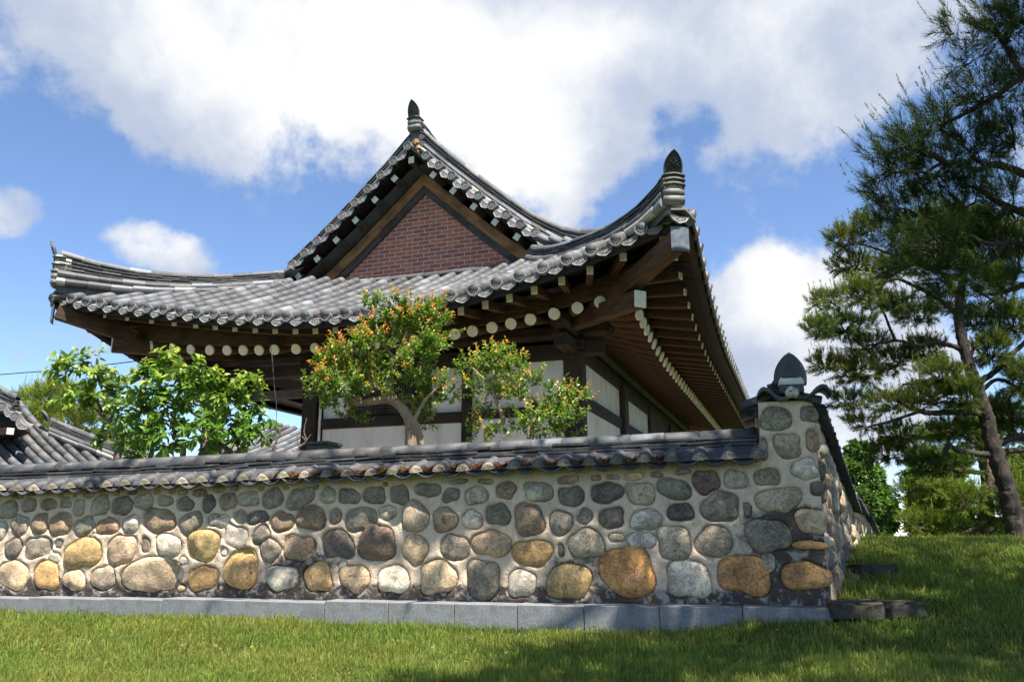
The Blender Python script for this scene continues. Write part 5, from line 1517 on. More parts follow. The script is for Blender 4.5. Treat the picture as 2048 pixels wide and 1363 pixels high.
# ------------------------------------------------------------------ small things behind the wall
c = at(648, 888, 9.6); o = MB(); w2 = 0.145
cbox(o, -w2, w2, -0.15, 0.15, -1.2, -0.02, 0.01); cbox(o, -w2 - .012, w2 + .012, -0.17, 0.17, -0.019, 0.02, 0.008)
bx = o.build('storage_box', 'green_paint'); bx.location = c; bx.rotation_euler = (0, 0, -BA); tag(bx, 'dark green metal box with a flat lid standing against the white plaster panel', 'box')
p = np.array([at(-260, 752, 15), at(-100, 754, 14.6), at(60, 744, 14.0), at(170, 734, 13.6), at(285, 720, 13.2), at(330, 712, 13.0)]); mb = MB(); tube(mb, smooth_path(p, 40), np.full(len(smooth_path(p, 40)), 0.009), n=5)
tag(mb.build('overhead_cable', 'black'), 'thin dark cable strung across the sky to the left eave', 'cable')
p = np.array([at(542, 690, 10.9), at(545, 725, 10.8), at(549, 775, 10.7), at(553, 815, 10.6), at(552, 868, 10.5)]); mb = MB(); q = smooth_path(p, 40); tube(mb, q, np.full(len(q), 0.0045), n=5, wob=0.3)
tag(mb.build('hanging_wire', 'black'), 'thin rusty wire hanging from the eave in front of the dark porch', 'wire')

# ------------------------------------------------------------------ foliage
def unit(v): return v / (np.linalg.norm(v, axis=-1, keepdims=True) + 1e-9)


def leaves(mb, p, t, n, l, w_, col, fold=0.18, droop=0.15):
    """broad leaves, six points each, folded along the midrib"""
    t = unit(t); s = unit(np.cross(t, n)); n = np.cross(s, t); l = l[:, None]; w_ = w_[:, None]
    tip = p + t * l - n * l * droop
    a = p + t * l * 0.30 - n * l * 0.02; b_ = p + t * l * 0.68 - n * l * droop * 0.45
    V = np.stack([p, a + s * w_ * 0.46 + n * w_ * fold, b_ + s * w_ * 0.40 + n * w_ * fold, tip, b_ - s * w_ * 0.40 + n * w_ * fold, a - s * w_ * 0.46 + n * w_ * fold], 1)
    k = len(p); i = np.arange(k)[:, None] * 6
    mb.add(V.reshape(-1, 3), np.concatenate([i + np.array([0, 1, 2, 3]), i + np.array([0, 3, 4, 5])]), np.repeat(col, 6, 0))


def rvec(n, rg): return unit(rg.normal(size=(n, 3)))


def shoots(mb, tw, rg, c, rad, n_sh, n_lf, sl, ll, lw, base, mid, tip, p_tip, up=0.8, droop=0.15, out=1.0, hang=0.0):
    """leafy twigs growing out of a pad at c"""
    d = rvec(n_sh, rg); pos = c + d * rad * (rg.random((n_sh, 1)) ** 0.5) * 0.85
    dr = unit(d * out + np.array([0, 0, up]) + rg.normal(size=(n_sh, 3)) * 0.35)
    tipm = rg.random(n_sh) < p_tip * (0.35 + 0.65 * (d[:, 2] > -0.1))
    for i in range(n_sh):
        L_ = sl * (0.6 + 0.7 * rg.random()); m = n_lf; t = np.linspace(0.08, 1, m)
        bend = np.array([0, 0, 0.25 * L_])
        P = pos[i] + dr[i] * L_ * t[:, None] + bend * (t[:, None] ** 2) - np.array([0, 0, hang * L_]) * t[:, None] ** 2
        ang = np.arange(m) * 2.4 + rg.random() * 6; s = unit(np.cross(dr[i], [0.3, 0.2, 0.9])); q = np.cross(s, dr[i])
        rad_ = np.cos(ang)[:, None] * s + np.sin(ang)[:, None] * q
        td = unit(rad_ * 1.0 + dr[i] * 0.75 + np.array([0, 0, -hang]) + rg.normal(size=(m, 3)) * 0.2)
        nn = unit(np.array([0, 0, 1.0]) + dr[i] * 0.2 + rg.normal(size=(m, 3)) * 0.35)
        sz = (1.0 - 0.45 * t ** 2) * (0.8 + 0.4 * rg.random(m))
        f = (t ** 1.3)[:, None]
        cA = np.asarray(base) * (1 - f) + np.asarray(mid) * f
        if tipm[i]:
            g = np.clip((t - 0.42) / 0.4, 0, 1)[:, None]; cA = cA * (1 - g) + np.asarray(tip) * g
        cA = cA * (0.7 + 0.6 * rg.random((m, 1)))
        leaves(mb, P, td, nn, ll * sz, lw * sz, cA, 0.16, droop)
        if tw is not None and i % 2 == 0: tube(tw, np.vstack([c * 0.25 + pos[i] * 0.75, pos[i], P[m // 2], P[-1]]), [0.006, 0.005, 0.0035, 0.0015], n=4, mat=1)


def tree_root(name, base, label, cat='tree', group=None):
    o = empty(name, base); tag(o, label, cat, group, kind='thing'); return o, np.asarray(base, float)


def px_path(lst, Y): return np.array([at(x, y, Y + (q[0] if q else 0)) for (x, y, *q) in lst])


def pad(px, py, Y, rx, ry):
    k = Y / 1650
    return at(px, py, Y), np.array([rx * k, 0.75 * rx * k, ry * k])


# crape myrtles in front of the house
def crape(root_px, Y, label, trunk, pads, seed, dens=1.0, orange=0.5):
    rg = np.random.default_rng(seed); b = at(*root_px, Y); b[2] = ground_z(b[0], b[1])
    root, o = tree_root('crape_myrtle', b, label, 'tree', 'crape myrtles behind the wall')
    tm = MB()
    for pts, r0, r1 in trunk:
        P = px_path(pts, Y) - o
        if pts[0][:2] == root_px: P = np.vstack([[0, 0, -0.1], P])
        limb(tm, P, r0, r1, 9, 0.05)
    tm.build('trunk', 'smooth_bark', root, True)
    lf = MB(); tw = lf
    for (px, py, rx, ry, og) in pads:
        c, rad = pad(px, py, Y + rg.normal(0, .18), rx * .74, ry * .70)
        n = max(4, int(rx * ry / 60 * dens))
        shoots(lf, tw, rg, c - o, rad, n, 12, 0.155, 0.060, 0.036, (0.075, 0.155, 0.022), (0.19, 0.27, 0.035), (0.62, 0.22, 0.06) if og > .6 else (0.60, 0.38, 0.08), og * orange * .85 + .08, 0.75, 0.12)
    lf.build('crown', ['leaf_dull', 'smooth_bark'], root)


crape((823, 893), 9.0, 'tall crape myrtle with orange tipped shoots and a bent smooth trunk', [
    ([(823, 893), (822, 865), (818, 838), (800, 812), (778, 798), (748, 801), (715, 806), (690, 800)], 0.082, 0.030),
    ([(842, 893), (838, 868), (828, 842), (815, 828)], 0.045, 0.03),
    ([(790, 803), (778, 780), (780, 750), (790, 722), (800, 700), (812, 672), (820, 640)], 0.055, 0.014),
    ([(792, 720), (768, 690), (752, 650), (745, 610)], 0.022, 0.008), ([(800, 700), (840, 680), (870, 650)], 0.022, 0.008), ([(715, 806), (680, 780), (660, 740)], 0.025, 0.008), ([(825, 845), (850, 800), (880, 770)], 0.025, 0.008), ([(775, 778), (745, 770), (735, 735)], 0.03, 0.01)],
    [(655, 735, 48, 38, .9), (640, 775, 42, 36, .7), (690, 705, 52, 34, .9), (740, 690, 45, 40, .8), (720, 750, 60, 40, .5), (665, 800, 46, 28, .4), (700, 828, 40, 18, .15), (745, 660, 36, 34, .9),
     (738, 610, 24, 26, .5), (795, 615, 40, 32, .8), (850, 640, 52, 40, .7), (890, 650, 30, 26, .7), (800, 655, 52, 40, .5), (860, 690, 46, 34, .2), (835, 720, 44, 28, .2), (790, 690, 34, 24, .4),
     (860, 765, 44, 30, .3), (840, 800, 40, 30, .15), (895, 785, 32, 26, .5), (825, 755, 36, 26, .2), (770, 735, 40, 30, .35), (690, 770, 50, 36, .3), (845, 840, 22, 24, .1), (760, 780, 30, 20, .3), (875, 620, 30, 26, .9)], 21, 1.25, 0.75)
crape((974, 884), 8.7, 'smaller crape myrtle with an elbowed trunk in front of the white panel', [
    ([(974, 884), (976, 868), (990, 852), (1005, 845), (1003, 825), (992, 800), (985, 770), (988, 740)], 0.04, 0.014), ([(988, 785), (1010, 760), (1035, 735)], 0.014, 0.006), ([(986, 775), (960, 750), (945, 735)], 0.014, 0.006)],
    [(985, 722, 44, 26, .5), (945, 740, 36, 28, .6), (1005, 755, 54, 36, .3), (1040, 735, 36, 24, .5), (965, 775, 44, 28, .25), (1010, 785, 40, 24, .15), (1030, 800, 26, 20, .3), (1060, 770, 26, 22, .5), (1000, 700, 26, 18, .7),
     (955, 860, 26, 22, .6), (1000, 870, 26, 12, .3), (968, 830, 20, 20, .4)], 22, 1.2, 0.6)
crape((1058, 884), 8.6, 'low bushy crape myrtle rooted beside the corner post', [
    ([(1058, 884), (1062, 868), (1080, 858), (1098, 852), (1096, 820)], 0.03, 0.008), ([(1098, 852), (1125, 830), (1145, 810)], 0.012, 0.005)],
    [(1085, 822, 36, 24, .4), (1125, 800, 36, 24, .5), (1155, 795, 28, 22, .8), (1060, 845, 44, 18, .25), (1120, 840, 40, 24, .2), (1150, 830, 26, 18, .5), (1095, 862, 48, 12, 0.05), (1030, 865, 30, 12, .2), (1135, 862, 30, 12, .1), (1110, 780, 24, 16, .6)], 23, 1.25, 0.6)


# persimmon trees left of the house
def persimmon(root_px, Y, label, trunk, pads, seed):
    rg = np.random.default_rng(seed); b = at(*root_px, Y); b[2] = ground_z(b[0], b[1])
    root, o = tree_root('persimmon_tree', b, label, 'tree', 'persimmon trees behind the wall'); tm = MB()
    for pts, r0, r1 in trunk:
        P = px_path(pts, Y) - o
        if pts[0][:2] == root_px: P = np.vstack([[0, 0, -0.1], P])
        limb(tm, P, r0, r1, 8, 0.10)
    tm.build('trunk', 'grey_bark', root, True)
    lf = MB(); tw = lf
    for (px, py, rx, ry, lit) in pads:
        c, rad = pad(px, py, Y + rg.normal(0, .25), rx * .84, ry * .84); n = max(4, int(rx * ry / 105))
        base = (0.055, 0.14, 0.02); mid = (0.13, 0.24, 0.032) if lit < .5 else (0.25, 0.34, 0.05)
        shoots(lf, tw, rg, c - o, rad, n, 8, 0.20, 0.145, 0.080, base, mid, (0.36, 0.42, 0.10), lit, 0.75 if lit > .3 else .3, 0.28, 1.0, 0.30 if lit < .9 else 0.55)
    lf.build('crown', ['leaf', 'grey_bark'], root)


persimmon((235, 915), 11.6, 'small persimmon tree with drooping glossy leaves at the far left', [
    ([(235, 915), (232, 880), (222, 845), (205, 830), (196, 805), (180, 775)], 0.06, 0.012), ([(222, 845), (226, 810), (232, 780)], 0.02, 0.006), ([(205, 830), (170, 800), (150, 770)], 0.015, 0.005)],
    [(165, 745, 46, 26, 1.), (205, 755, 40, 30, 1.), (140, 745, 28, 22, 1.), (160, 790, 38, 30, 1.), (205, 800, 34, 28, .6), (235, 770, 24, 26, .6), (240, 830, 34, 30, .3), (230, 870, 34, 30, .2), (255, 895, 34, 20, .1), (130, 725, 16, 14, .8), (185, 720, 18, 14, .8)], 31)
persimmon((365, 918), 10.6, 'broad leafy persimmon tree with crooked limbs beside the porch', [
    ([(365, 918), (362, 900), (350, 870), (345, 830)], 0.05, 0.015), ([(398, 918), (408, 895), (418, 870), (412, 845), (385, 825), (360, 810)], 0.045, 0.012),
    ([(468, 915), (455, 898), (432, 885), (412, 870)], 0.04, 0.025), ([(300, 918), (305, 890), (300, 850), (310, 800)], 0.035, 0.01), ([(412, 845), (430, 800), (440, 760)], 0.016, 0.005)],
    [(330, 745, 44, 32, .8), (300, 770, 40, 36, .6), (365, 765, 44, 36, .8), (405, 765, 40, 32, .7), (280, 820, 44, 34, .4), (335, 810, 56, 44, .5), (400, 815, 56, 40, .5), (450, 790, 42, 36, .6), (490, 790, 36, 34, .5), (270, 868, 44, 34, .2),
     (330, 868, 56, 36, .2), (400, 868, 50, 34, .2), (455, 850, 50, 36, .3), (500, 845, 40, 34, .3), (300, 900, 46, 20, .1), (450, 890, 44, 22, .1), (420, 905, 46, 12, .1), (535, 830, 22, 22, .2), (330, 715, 18, 16, .9), (375, 730, 18, 16, .9), (480, 762, 22, 18, .8)], 32)

# bare stems between bush and post
b = at(570, 905, 10.0); b[2] = ground_z(b[0], b[1]); root, o = tree_root('bare_shrub', b, 'leafless pruned shrub with knobbly grey stems beside the porch post', 'shrub'); tm = MB()
for pts, r0, r1 in (([(568, 918), (548, 900), (553, 880), (560, 868), (552, 840)], .022, .006), ([(590, 918), (598, 895), (612, 882), (608, 862), (613, 836)], .020, .005), ([(560, 868), (566, 850)], .008, .003), ([(612, 882), (622, 868)], .008, .004), ([(598, 895), (594, 872)], .012, .006), ([(548, 900), (536, 880), (535, 858)], .010, .004), ([(612, 882), (604, 872)], .014, .008)):
    limb(tm, px_path(pts, 10.0) - o, r0, r1, 7, 0.14)
limb(tm, np.vstack([[0, 0, -.1], px_path([(568, 918)], 10.0) - o]), .03, .022, 7); limb(tm, np.vstack([[.05, 0, -.1], px_path([(590, 918)], 10.0) - o]), .03, .02, 7)
tm.build('stem', 'grey_bark', root, True)
lf = MB(); rg = np.random.default_rng(9); shoots(lf, None, rg, at(536, 872, 10.0) - o, np.array([.05, .05, .1]), 3, 5, .12, .10, .06, (.04, .10, .02), (.09, .17, .03), (.2, .3, .06), .2); lf.build('leaf_spray', 'leaf', root)


# pines
def needles(mb, rg, p, d, L_, nl, n, wd, colA, colB):
    """bottle-brush shoots: p, d (k,3), needles round the upper part of each"""
    k = len(p); d = unit(d)
    s = unit(np.cross(d, np.array([0.21, 0.83, 0.5]))); q = np.cross(s, d)
    t = rg.random((k, n)) ** 0.8; ang = rg.random((k, n)) * 6.283
    base = p[:, None, :] + d[:, None, :] * (L_[:, None, None] * t[..., None])
    ra = np.cos(ang)[..., None] * s[:, None, :] + np.sin(ang)[..., None] * q[:, None, :]
    nd = unit(ra * (0.95 - 0.5 * t[..., None]) + d[:, None, :] * (0.45 + 0.75 * t[..., None]) + rg.normal(size=(k, n, 3)) * 0.14)
    ln = nl * (0.65 + 0.6 * rg.random((k, n, 1)))
    tip = base + nd * ln; sd = unit(np.cross(nd, rg.normal(size=(k, n, 3)))) * wd * 0.5
    V = np.stack([base - sd, base + sd, tip + sd * 0.35, tip - sd * 0.35], 2).reshape(-1, 3)
    f = (0.55 + 0.7 * rg.random((k, n, 1))); mixv = np.clip(rg.random((k, 1, 1)) * 0.7 + t[..., None] * 0.5, 0, 1)
    c = (np.asarray(colA) * (1 - mixv) + np.asarray(colB) * mixv) * f
    mb.add(V, np.arange(k * n * 4).reshape(-1, 4), np.repeat(c.reshape(-1, 3), 4, 0))


def pine_pad(mb, tw, rg, c, rad, n_sh, L_, nl, n, wd, colA, colB, up=1.0, lean=(0, 0, 0), candle=0.0, hub=None):
    d = rvec(n_sh, rg); rr = rg.random((n_sh, 1)) ** 0.45
    pos = c + d * rad * rr * 0.95
    dr = unit(d * np.array([1, 1, 0.35]) * 0.75 + np.array([0, 0, up]) + np.asarray(lean) + rg.normal(size=(n_sh, 3)) * 0.28)
    low = d[:, 2] < -0.35
    dr[low] = unit(dr[low] * np.array([1, 1, -0.15]) + np.array([0, 0, -0.1]))
    Ls = L_ * (0.55 + 0.8 * rg.random(n_sh))
    needles(mb, rg, pos, dr, Ls, nl, n, wd, colA, colB)
    if candle > 0:
        sel = (d[:, 2] > 0.15) & (rg.random(n_sh) < candle); k = int(sel.sum())
        if k:
            p2 = pos[sel] + dr[sel] * Ls[sel][:, None] * 0.9; d2 = unit(np.array([0, 0, 1.0]) + np.asarray(lean) + rg.normal(size=(k, 3)) * 0.12)
            needles(mb, rg, p2, d2, L_ * (1.0 + 0.9 * rg.random(k)), nl * 0.36, int(n * 1.1), wd, np.asarray(colB) * 1.2, np.asarray(colB) * 1.6)
    if tw is not None:
        hb = c - np.array([0, 0, rad[2] * 0.6]) if hub is None else hub
        for i in range(0, n_sh, 9):
            m_ = (hb + pos[i]) / 2 + rg.normal(size=3) * 0.03 - np.array([0, 0, .03])
            tube(tw, np.vstack([hb, m_, pos[i], pos[i] + dr[i] * Ls[i] * .8]), [0.013, 0.009, 0.005, 0.002], n=4, mat=1)


def pine(name, root_px, Y, label, limbs, pads, seed, nsh=42, L_=0.15, nl=0.085, n=26, wd=0.0055, cA=(0.020, 0.046, 0.014), cB=(0.062, 0.10, 0.025), bark='pine_bark', up=1.0, lean=(0, 0, 0), candle=0.35, base=None, extra=()):
    rg = np.random.default_rng(seed); b = at(*root_px, Y) if base is None else np.asarray(base, float).copy(); b[2] = ground_z(b[0], b[1])
    root, o = tree_root(name, b, label, 'tree', None); tm = MB(); br = MB()
    for i, (pts, r0, r1) in enumerate(limbs):
        P = (px_path(pts, Y) if len(pts[0]) < 4 else np.array([q[:3] for q in pts])) - o
        if i == 0: P = np.vstack([[P[0][0] * .6, P[0][1] * .6, -0.3], P])
        else: P = P + rg.normal(size=P.shape) * 0.03 * (np.arange(len(P)) > 0)[:, None]
        limb(tm if i == 0 else br, P, r0, r1, 10 if i == 0 else 7, 0.08)
    tm.build('trunk', bark, root, True); br.build('limb', bark, root, True)
    nd = MB(); tw = nd
    for (px, py, rx, ry, tint) in pads:
        dy = rg.normal(0, 0.45) * Y / 13
        c, rad = pad(px, py, Y + dy, rx * .92, ry * .92)
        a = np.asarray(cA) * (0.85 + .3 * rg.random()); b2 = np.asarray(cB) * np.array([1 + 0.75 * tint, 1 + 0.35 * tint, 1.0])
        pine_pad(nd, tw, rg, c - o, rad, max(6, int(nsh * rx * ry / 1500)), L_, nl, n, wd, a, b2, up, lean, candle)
    for (c, rad, ns) in extra:
        pine_pad(nd, tw, rg, np.asarray(c) - o, np.asarray(rad), int(ns * 2.2), L_, nl * 1.3, n, wd * 2.4, cA, cB, up, lean, 0.0)
    nd.build('crown', ['needle', bark], root)
    return root


pine('pine_tree', (2035, 1078), 13.0, 'tall leaning pine with dark scaly trunk and layered needle pads', [
    ([(2035, 1078), (2022, 1010), (2005, 950), (1985, 890), (1972, 830), (1955, 780), (1938, 730), (1924, 680), (1918, 620), (1925, 560), (1940, 500), (1935, 430)], 0.165, 0.045),
    ([(1990, 900), (1965, 905), (1930, 900), (1900, 895), (1885, 925), (1865, 925)], .07, .025), ([(1940, 760), (1890, 758), (1840, 765), (1810, 775)], .055, .02), ([(1970, 825), (1900, 822), (1850, 818), (1800, 810), (1770, 780), (1740, 770)], .06, .02),
    ([(1850, 818), (1790, 838), (1740, 850), (1700, 862)], .03, .01), ([(1930, 700), (1880, 680), (1840, 690), (1790, 680), (1740, 690)], .05, .015), ([(1790, 680), (1775, 650), (1765, 630), (1745, 600)], .03, .012), ([(1924, 640), (1880, 600), (1830, 570), (1790, 560), (1750, 580)], .05, .015),
    ([(1925, 560), (1870, 540), (1810, 520), (1760, 500), (1710, 490)], .045, .012), ([(1945, 770), (1990, 740), (2030, 700), (2080, 660)], .06, .03), ([(1985, 890), (2040, 880), (2100, 880)], .06, .04), ([(1995, 905), (2050, 900), (2120, 905)], .05, .03), ([(1955, 790), (2000, 760), (2050, 780)], .04, .02), ([(1930, 500), (1980, 460), (2040, 440)], .04, .02), ([(1940, 720), (1960, 690), (1990, 650), (2010, 600)], .03, .015)],
    [(1690, 478, 42, 26, .9), (1740, 450, 40, 24, .6), (1710, 530, 62, 22, .6), (1662, 598, 36, 16, .7), (1722, 585, 48, 26, .7), (1635, 610, 26, 9, .6), (1690, 652, 76, 24, 0), (1640, 660, 34, 18, .1), (1735, 690, 56, 16, .1),
     (1648, 726, 40, 18, 1.2), (1715, 742, 66, 24, 1.2), (1785, 722, 50, 26, .9), (1850, 700, 50, 26, .3), (1830, 630, 50, 20, .2), (1895, 600, 46, 28, .5), (1790, 805, 56, 20, .6), (1705, 800, 56, 18, .3), (1725, 848, 46, 12, .3),
     (1860, 790, 60, 28, .6), (1925, 790, 46, 36, .2), (1980, 700, 46, 36, .5), (2025, 640, 50, 44, .4), (2000, 830, 56, 36, .5), (2045, 760, 46, 46, .5), (1905, 860, 56, 22, .4), (1800, 866, 46, 18, .4), (1775, 905, 56, 22, .4),
     (1850, 930, 56, 18, .1), (1915, 935, 46, 16, .1), (1880, 750, 56, 24, .5), (1950, 640, 40, 30, .6), (1780, 540, 46, 24, .6), (1850, 520, 56, 28, .6), (1920, 500, 50, 34, .6), (1990, 560, 50, 40, .5), (1800, 610, 40, 18, .3), (1960, 450, 60, 40, .5), (2030, 480, 46, 46, .5), (1880, 440, 50, 34, .7), (1820, 470, 50, 26, .7), (2040, 860, 36, 26, .5), (1760, 600, 40, 20, .4)], 51, 165, 0.13, 0.085, 34, 0.0075, cA=(0.028, 0.055, 0.016), cB=(0.100, 0.145, 0.036), lean=(-.12, 0, 0), candle=0.25)
pine('pine_tree', (1978, 1076), 17.0, 'thinner red barked pine standing behind the leaning pine', [
    ([(1978, 1076), (1972, 1010), (1976, 960), (1966, 910), (1960, 860), (1958, 800)], 0.17, 0.09), ([(1965, 945), (1930, 945), (1895, 938)], .05, .02), ([(1972, 990), (1930, 985), (1900, 995)], .05, .02), ([(1975, 1045), (1930, 1068), (1890, 1072)], .06, .03), ([(1972, 1000), (2010, 990), (2060, 985)], .05, .03)],
    [(1838, 885, 56, 26, .5), (1900, 880, 50, 26, .4), (1880, 950, 56, 26, .6), (1830, 985, 50, 20, .8), (1865, 1015, 60, 26, 1.0), (1840, 1045, 56, 20, .9), (1930, 1000, 46, 28, .5), (1925, 1045, 50, 22, .4), (1880, 1060, 60, 14, .3), (2005, 1030, 40, 30, .6), (2010, 960, 46, 30, .7), (1950, 870, 50, 30, .5), (2030, 1000, 36, 36, .8), (1960, 830, 60, 30, .6), (1900, 980, 50, 20, .8), (2010, 890, 46, 30, .6)], 52, 130, 0.17, 0.11, 30, 0.0095, bark='pine_bark_red', cA=(0.036, 0.075, 0.018), cB=(0.12, 0.19, 0.035), candle=0.3)


# the near pine on the right: its limbs reach in from outside the frame and its crown shades pier, bank and lawn
def shade(tx, ty, tz, k): return np.array([tx, ty, tz]) + SD * k


ex = []
rgx = np.random.default_rng(61)
W3 = lambda a, z: np.array([W0[0], W0[1], 0]) + UW * a + np.array([0, 0, z])
for (a, z, k, r, ns) in ((0.2, 1.75, 5.6, .5, 60), (0.2, 1.0, 5.8, .5, 55), (0.9, 1.5, 5.6, .45, 42), (0.8, .75, 6.0, .5, 46), (1.5, 1.1, 6.0, .45, 40), (1.6, .5, 6.0, .40, 36), (2.2, 1.0, 6.3, .36, 30), (2.6, 1.35, 6.3, .32, 22), (3.3, 1.5, 6.6, .26, 14), (4.3, 1.2, 6.8, .28, 13), (4.9, .85, 6.8, .30, 16), (6.1, 1.1, 7.0, .24, 10), (3.6, .6, 6.6, .26, 12), (4.6, 1.75, 6.6, .25, 12), (5.6, .5, 7.0, .3, 14), (7.6, 1.7, 7.0, .25, 12), (1.9, 1.72, 6.0, .3, 20), (2.9, .55, 6.6, .26, 12)):
    p = W3(a, z) + SD * k; ex.append((p, (r * .85, r * .85, r * .5), int(ns * (.5 if a > .5 else .75))))
def shade_pad(tx, ty, r, ns, k0):
    for k in np.arange(k0, 15, 0.4):
        p = shade(tx, ty, 0.3, k); q = p - CAM; f_ = q[1] * cT + q[2] * sT
        if f_ < 0.3: return
        X, Y = CX + F * q[0] / f_, CY - F * (-q[1] * sT + q[2] * cT) / f_; m_ = 1.25 * r / f_ * F + 30
        if X > 2048 + m_ or Y < -m_:
            ex.append((p, (r, r, r * .55), ns)); return


for gx_ in np.arange(2.5, 9.2, 0.85):
    for gy_ in np.arange(6.4, 12.6, 0.9): 
        if gx_ < 1.2 + 0.48 * (gy_ - 7) + 1.2: continue
        if rgx.random() < .97: shade_pad(gx_ + rgx.normal(0, .15), gy_ + rgx.normal(0, .15), .64, 46, 6.2)
for gx_ in np.arange(-0.9, 5.2, 0.66):
    for gy_ in np.arange(4.1, 6.9, 0.66):
        if gx_ < -0.75 + (gy_ - 4.2) * .5: continue
        if rgx.random() < .9: shade_pad(gx_ + rgx.normal(0, .12), gy_ + rgx.normal(0, .12), .58, 46, 6.2 + rgx.random())
TB = np.array([5.9, 4.6, 0.0])
tw4 = lambda *p: tuple(p) + (0,)
lm = [([tw4(5.9, 4.6, .2), tw4(5.75, 4.6, 1.8), tw4(5.9, 4.8, 3.4), tw4(5.6, 4.9, 4.8), tw4(5.4, 4.7, 6.2), tw4(5.5, 4.4, 7.6), tw4(5.7, 4.8, 9.4), tw4(5.6, 5.0, 11.2)], .22, .05)]
for tgt in ((3.6, 4.6, 6.3), (2.6, 3.2, 6.4), (1.4, 3.9, 6.6), (4.6, 6.2, 6.6), (2.6, 4.6, 7.0), (5.6, 7.6, 6.8), (0.0, 4.6, 7.6), (4.5, 3.6, 6.4), (-2.6, 6.0, 8.2), (2.1, 2.6, 6.5), (7.6, 6.6, 7.5), (6.6, 8.2, 8.0), (4.8, 8.2, 9.2), (8.8, 8.6, 7.4), (3.6, 2.8, 6.3)):
    tgt = np.array(tgt); s0 = np.array([5.5, 4.75, min(tgt[2] - .9, 6.4)]); mid1 = s0 * .65 + tgt * .35 + np.array([0, 0, .15]); mid2 = s0 * .3 + tgt * .7 + np.array([0, 0, -.1])
    lm.append(([tw4(*s0), tw4(*mid1), tw4(*mid2), tw4(*tgt)], .07, .02))
NY = 6.8
for pts in ([(2190, 380), (2100, 355), (2048, 348), (2000, 338), (1950, 345), (1900, 330), (1850, 345)], [(2190, 420), (2110, 440), (2048, 432), (2010, 400), (1960, 380), (1920, 370)], [(2200, 520), (2120, 560), (2060, 575), (2020, 580), (1985, 590)], [(2120, 560), (2065, 530), (2040, 490), (2015, 475), (1960, 470), (1900, 450), (1840, 430)], [(2200, 200), (2110, 180), (2050, 150), (2010, 90), (1985, 40)], [(2050, 150), (1990, 190), (1930, 220), (1870, 250)], [(2015, 475), (1975, 520), (1920, 530), (1870, 520)], [(1900, 330), (1840, 300), (1800, 310)]):
    P = px_path(pts, NY)
    if pts[0][0] > 2150: P = np.vstack([[5.7, 4.85, max(2.2, P[0][2] - .3)], P])
    lm.append(([tw4(*q) for q in P], .062 if pts[0][0] > 2150 else .03, .012))
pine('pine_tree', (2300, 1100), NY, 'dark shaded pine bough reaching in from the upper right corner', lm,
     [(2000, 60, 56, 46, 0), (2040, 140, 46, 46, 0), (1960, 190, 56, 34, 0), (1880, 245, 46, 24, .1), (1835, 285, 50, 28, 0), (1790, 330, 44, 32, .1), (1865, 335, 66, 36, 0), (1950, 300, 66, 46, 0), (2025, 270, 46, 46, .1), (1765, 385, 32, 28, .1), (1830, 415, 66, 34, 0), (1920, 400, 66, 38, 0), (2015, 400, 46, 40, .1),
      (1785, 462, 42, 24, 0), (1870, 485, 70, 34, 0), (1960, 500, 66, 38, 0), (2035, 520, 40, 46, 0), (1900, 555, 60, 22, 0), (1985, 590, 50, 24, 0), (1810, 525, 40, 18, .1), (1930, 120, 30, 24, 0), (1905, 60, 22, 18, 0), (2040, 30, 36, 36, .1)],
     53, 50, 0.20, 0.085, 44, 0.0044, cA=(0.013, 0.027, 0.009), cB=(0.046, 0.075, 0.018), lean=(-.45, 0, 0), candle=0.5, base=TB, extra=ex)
pine('pine_tree', (150, 905), 24.0, 'light green pine growing behind the neighbouring roof at the left', [
    ([(150, 925), (158, 890), (165, 860), (140, 830), (120, 800)], .16, .05), ([(160, 880), (110, 870), (70, 850)], .08, .03), ([(150, 850), (190, 830), (220, 815)], .06, .02)],
    [(60, 812, 40, 24, 1.1), (100, 795, 50, 26, 1.2), (150, 800, 46, 28, 1.1), (80, 840, 50, 22, .9), (130, 840, 50, 24, .9), (180, 850, 40, 22, .9), (110, 870, 50, 16, .8), (195, 885, 36, 14, .9), (50, 850, 30, 20, .8), (240, 900, 40, 14, .8), (270, 905, 60, 12, .7), (200, 815, 36, 24, 1.0)], 54, 150, 0.24, 0.17, 30, 0.013, cA=(0.05, 0.09, 0.02), cB=(0.12, 0.20, 0.035))


# broadleaf trees beyond the bank
def broadleaf(px, py, Y, label, pads, seed, cl=(0.085, 0.16, 0.040)):
    rg = np.random.default_rng(seed); b = at(px, py, Y); b[2] = ground_z(b[0], b[1]); root, o = tree_root('broadleaf_tree', b, label, 'tree'); tm = MB()
    top = at(pads[0][0], pads[0][1], Y) - o
    limb(tm, [(0, 0, -.3), top * .35 + np.array([.1, 0, 0]), top * .7, top], .16, .03, 8)
    lf = MB()
    for (x, y, rx, ry) in pads:
        c, rad = pad(x, y, Y + rg.normal(0, .5), rx, ry); limb(tm, [top * .5, (top * .5 + c - o) / 2, c - o], .05, .012, 6)
        n = int(rx * ry / 1.1); d = rvec(n, rg); p = c - o + d * rad * (rg.random((n, 1)) ** .4)
        l = .12 * (.7 + .6 * rg.random(n)) * Y / 22
        col = np.array(cl) * (0.55 + 0.9 * rg.random((n, 1))) * (1 + 0.25 * np.sin(p[:, :1] * 5))
        leaves(lf, p, unit(d + rg.normal(size=(n, 3)) * .6), unit(np.array([0, 0, 1.]) + rg.normal(size=(n, 3)) * .5), l, l * .8, col)
    tm.build('trunk', 'grey_bark', root, True); lf.build('crown', 'leaf_dull', root)


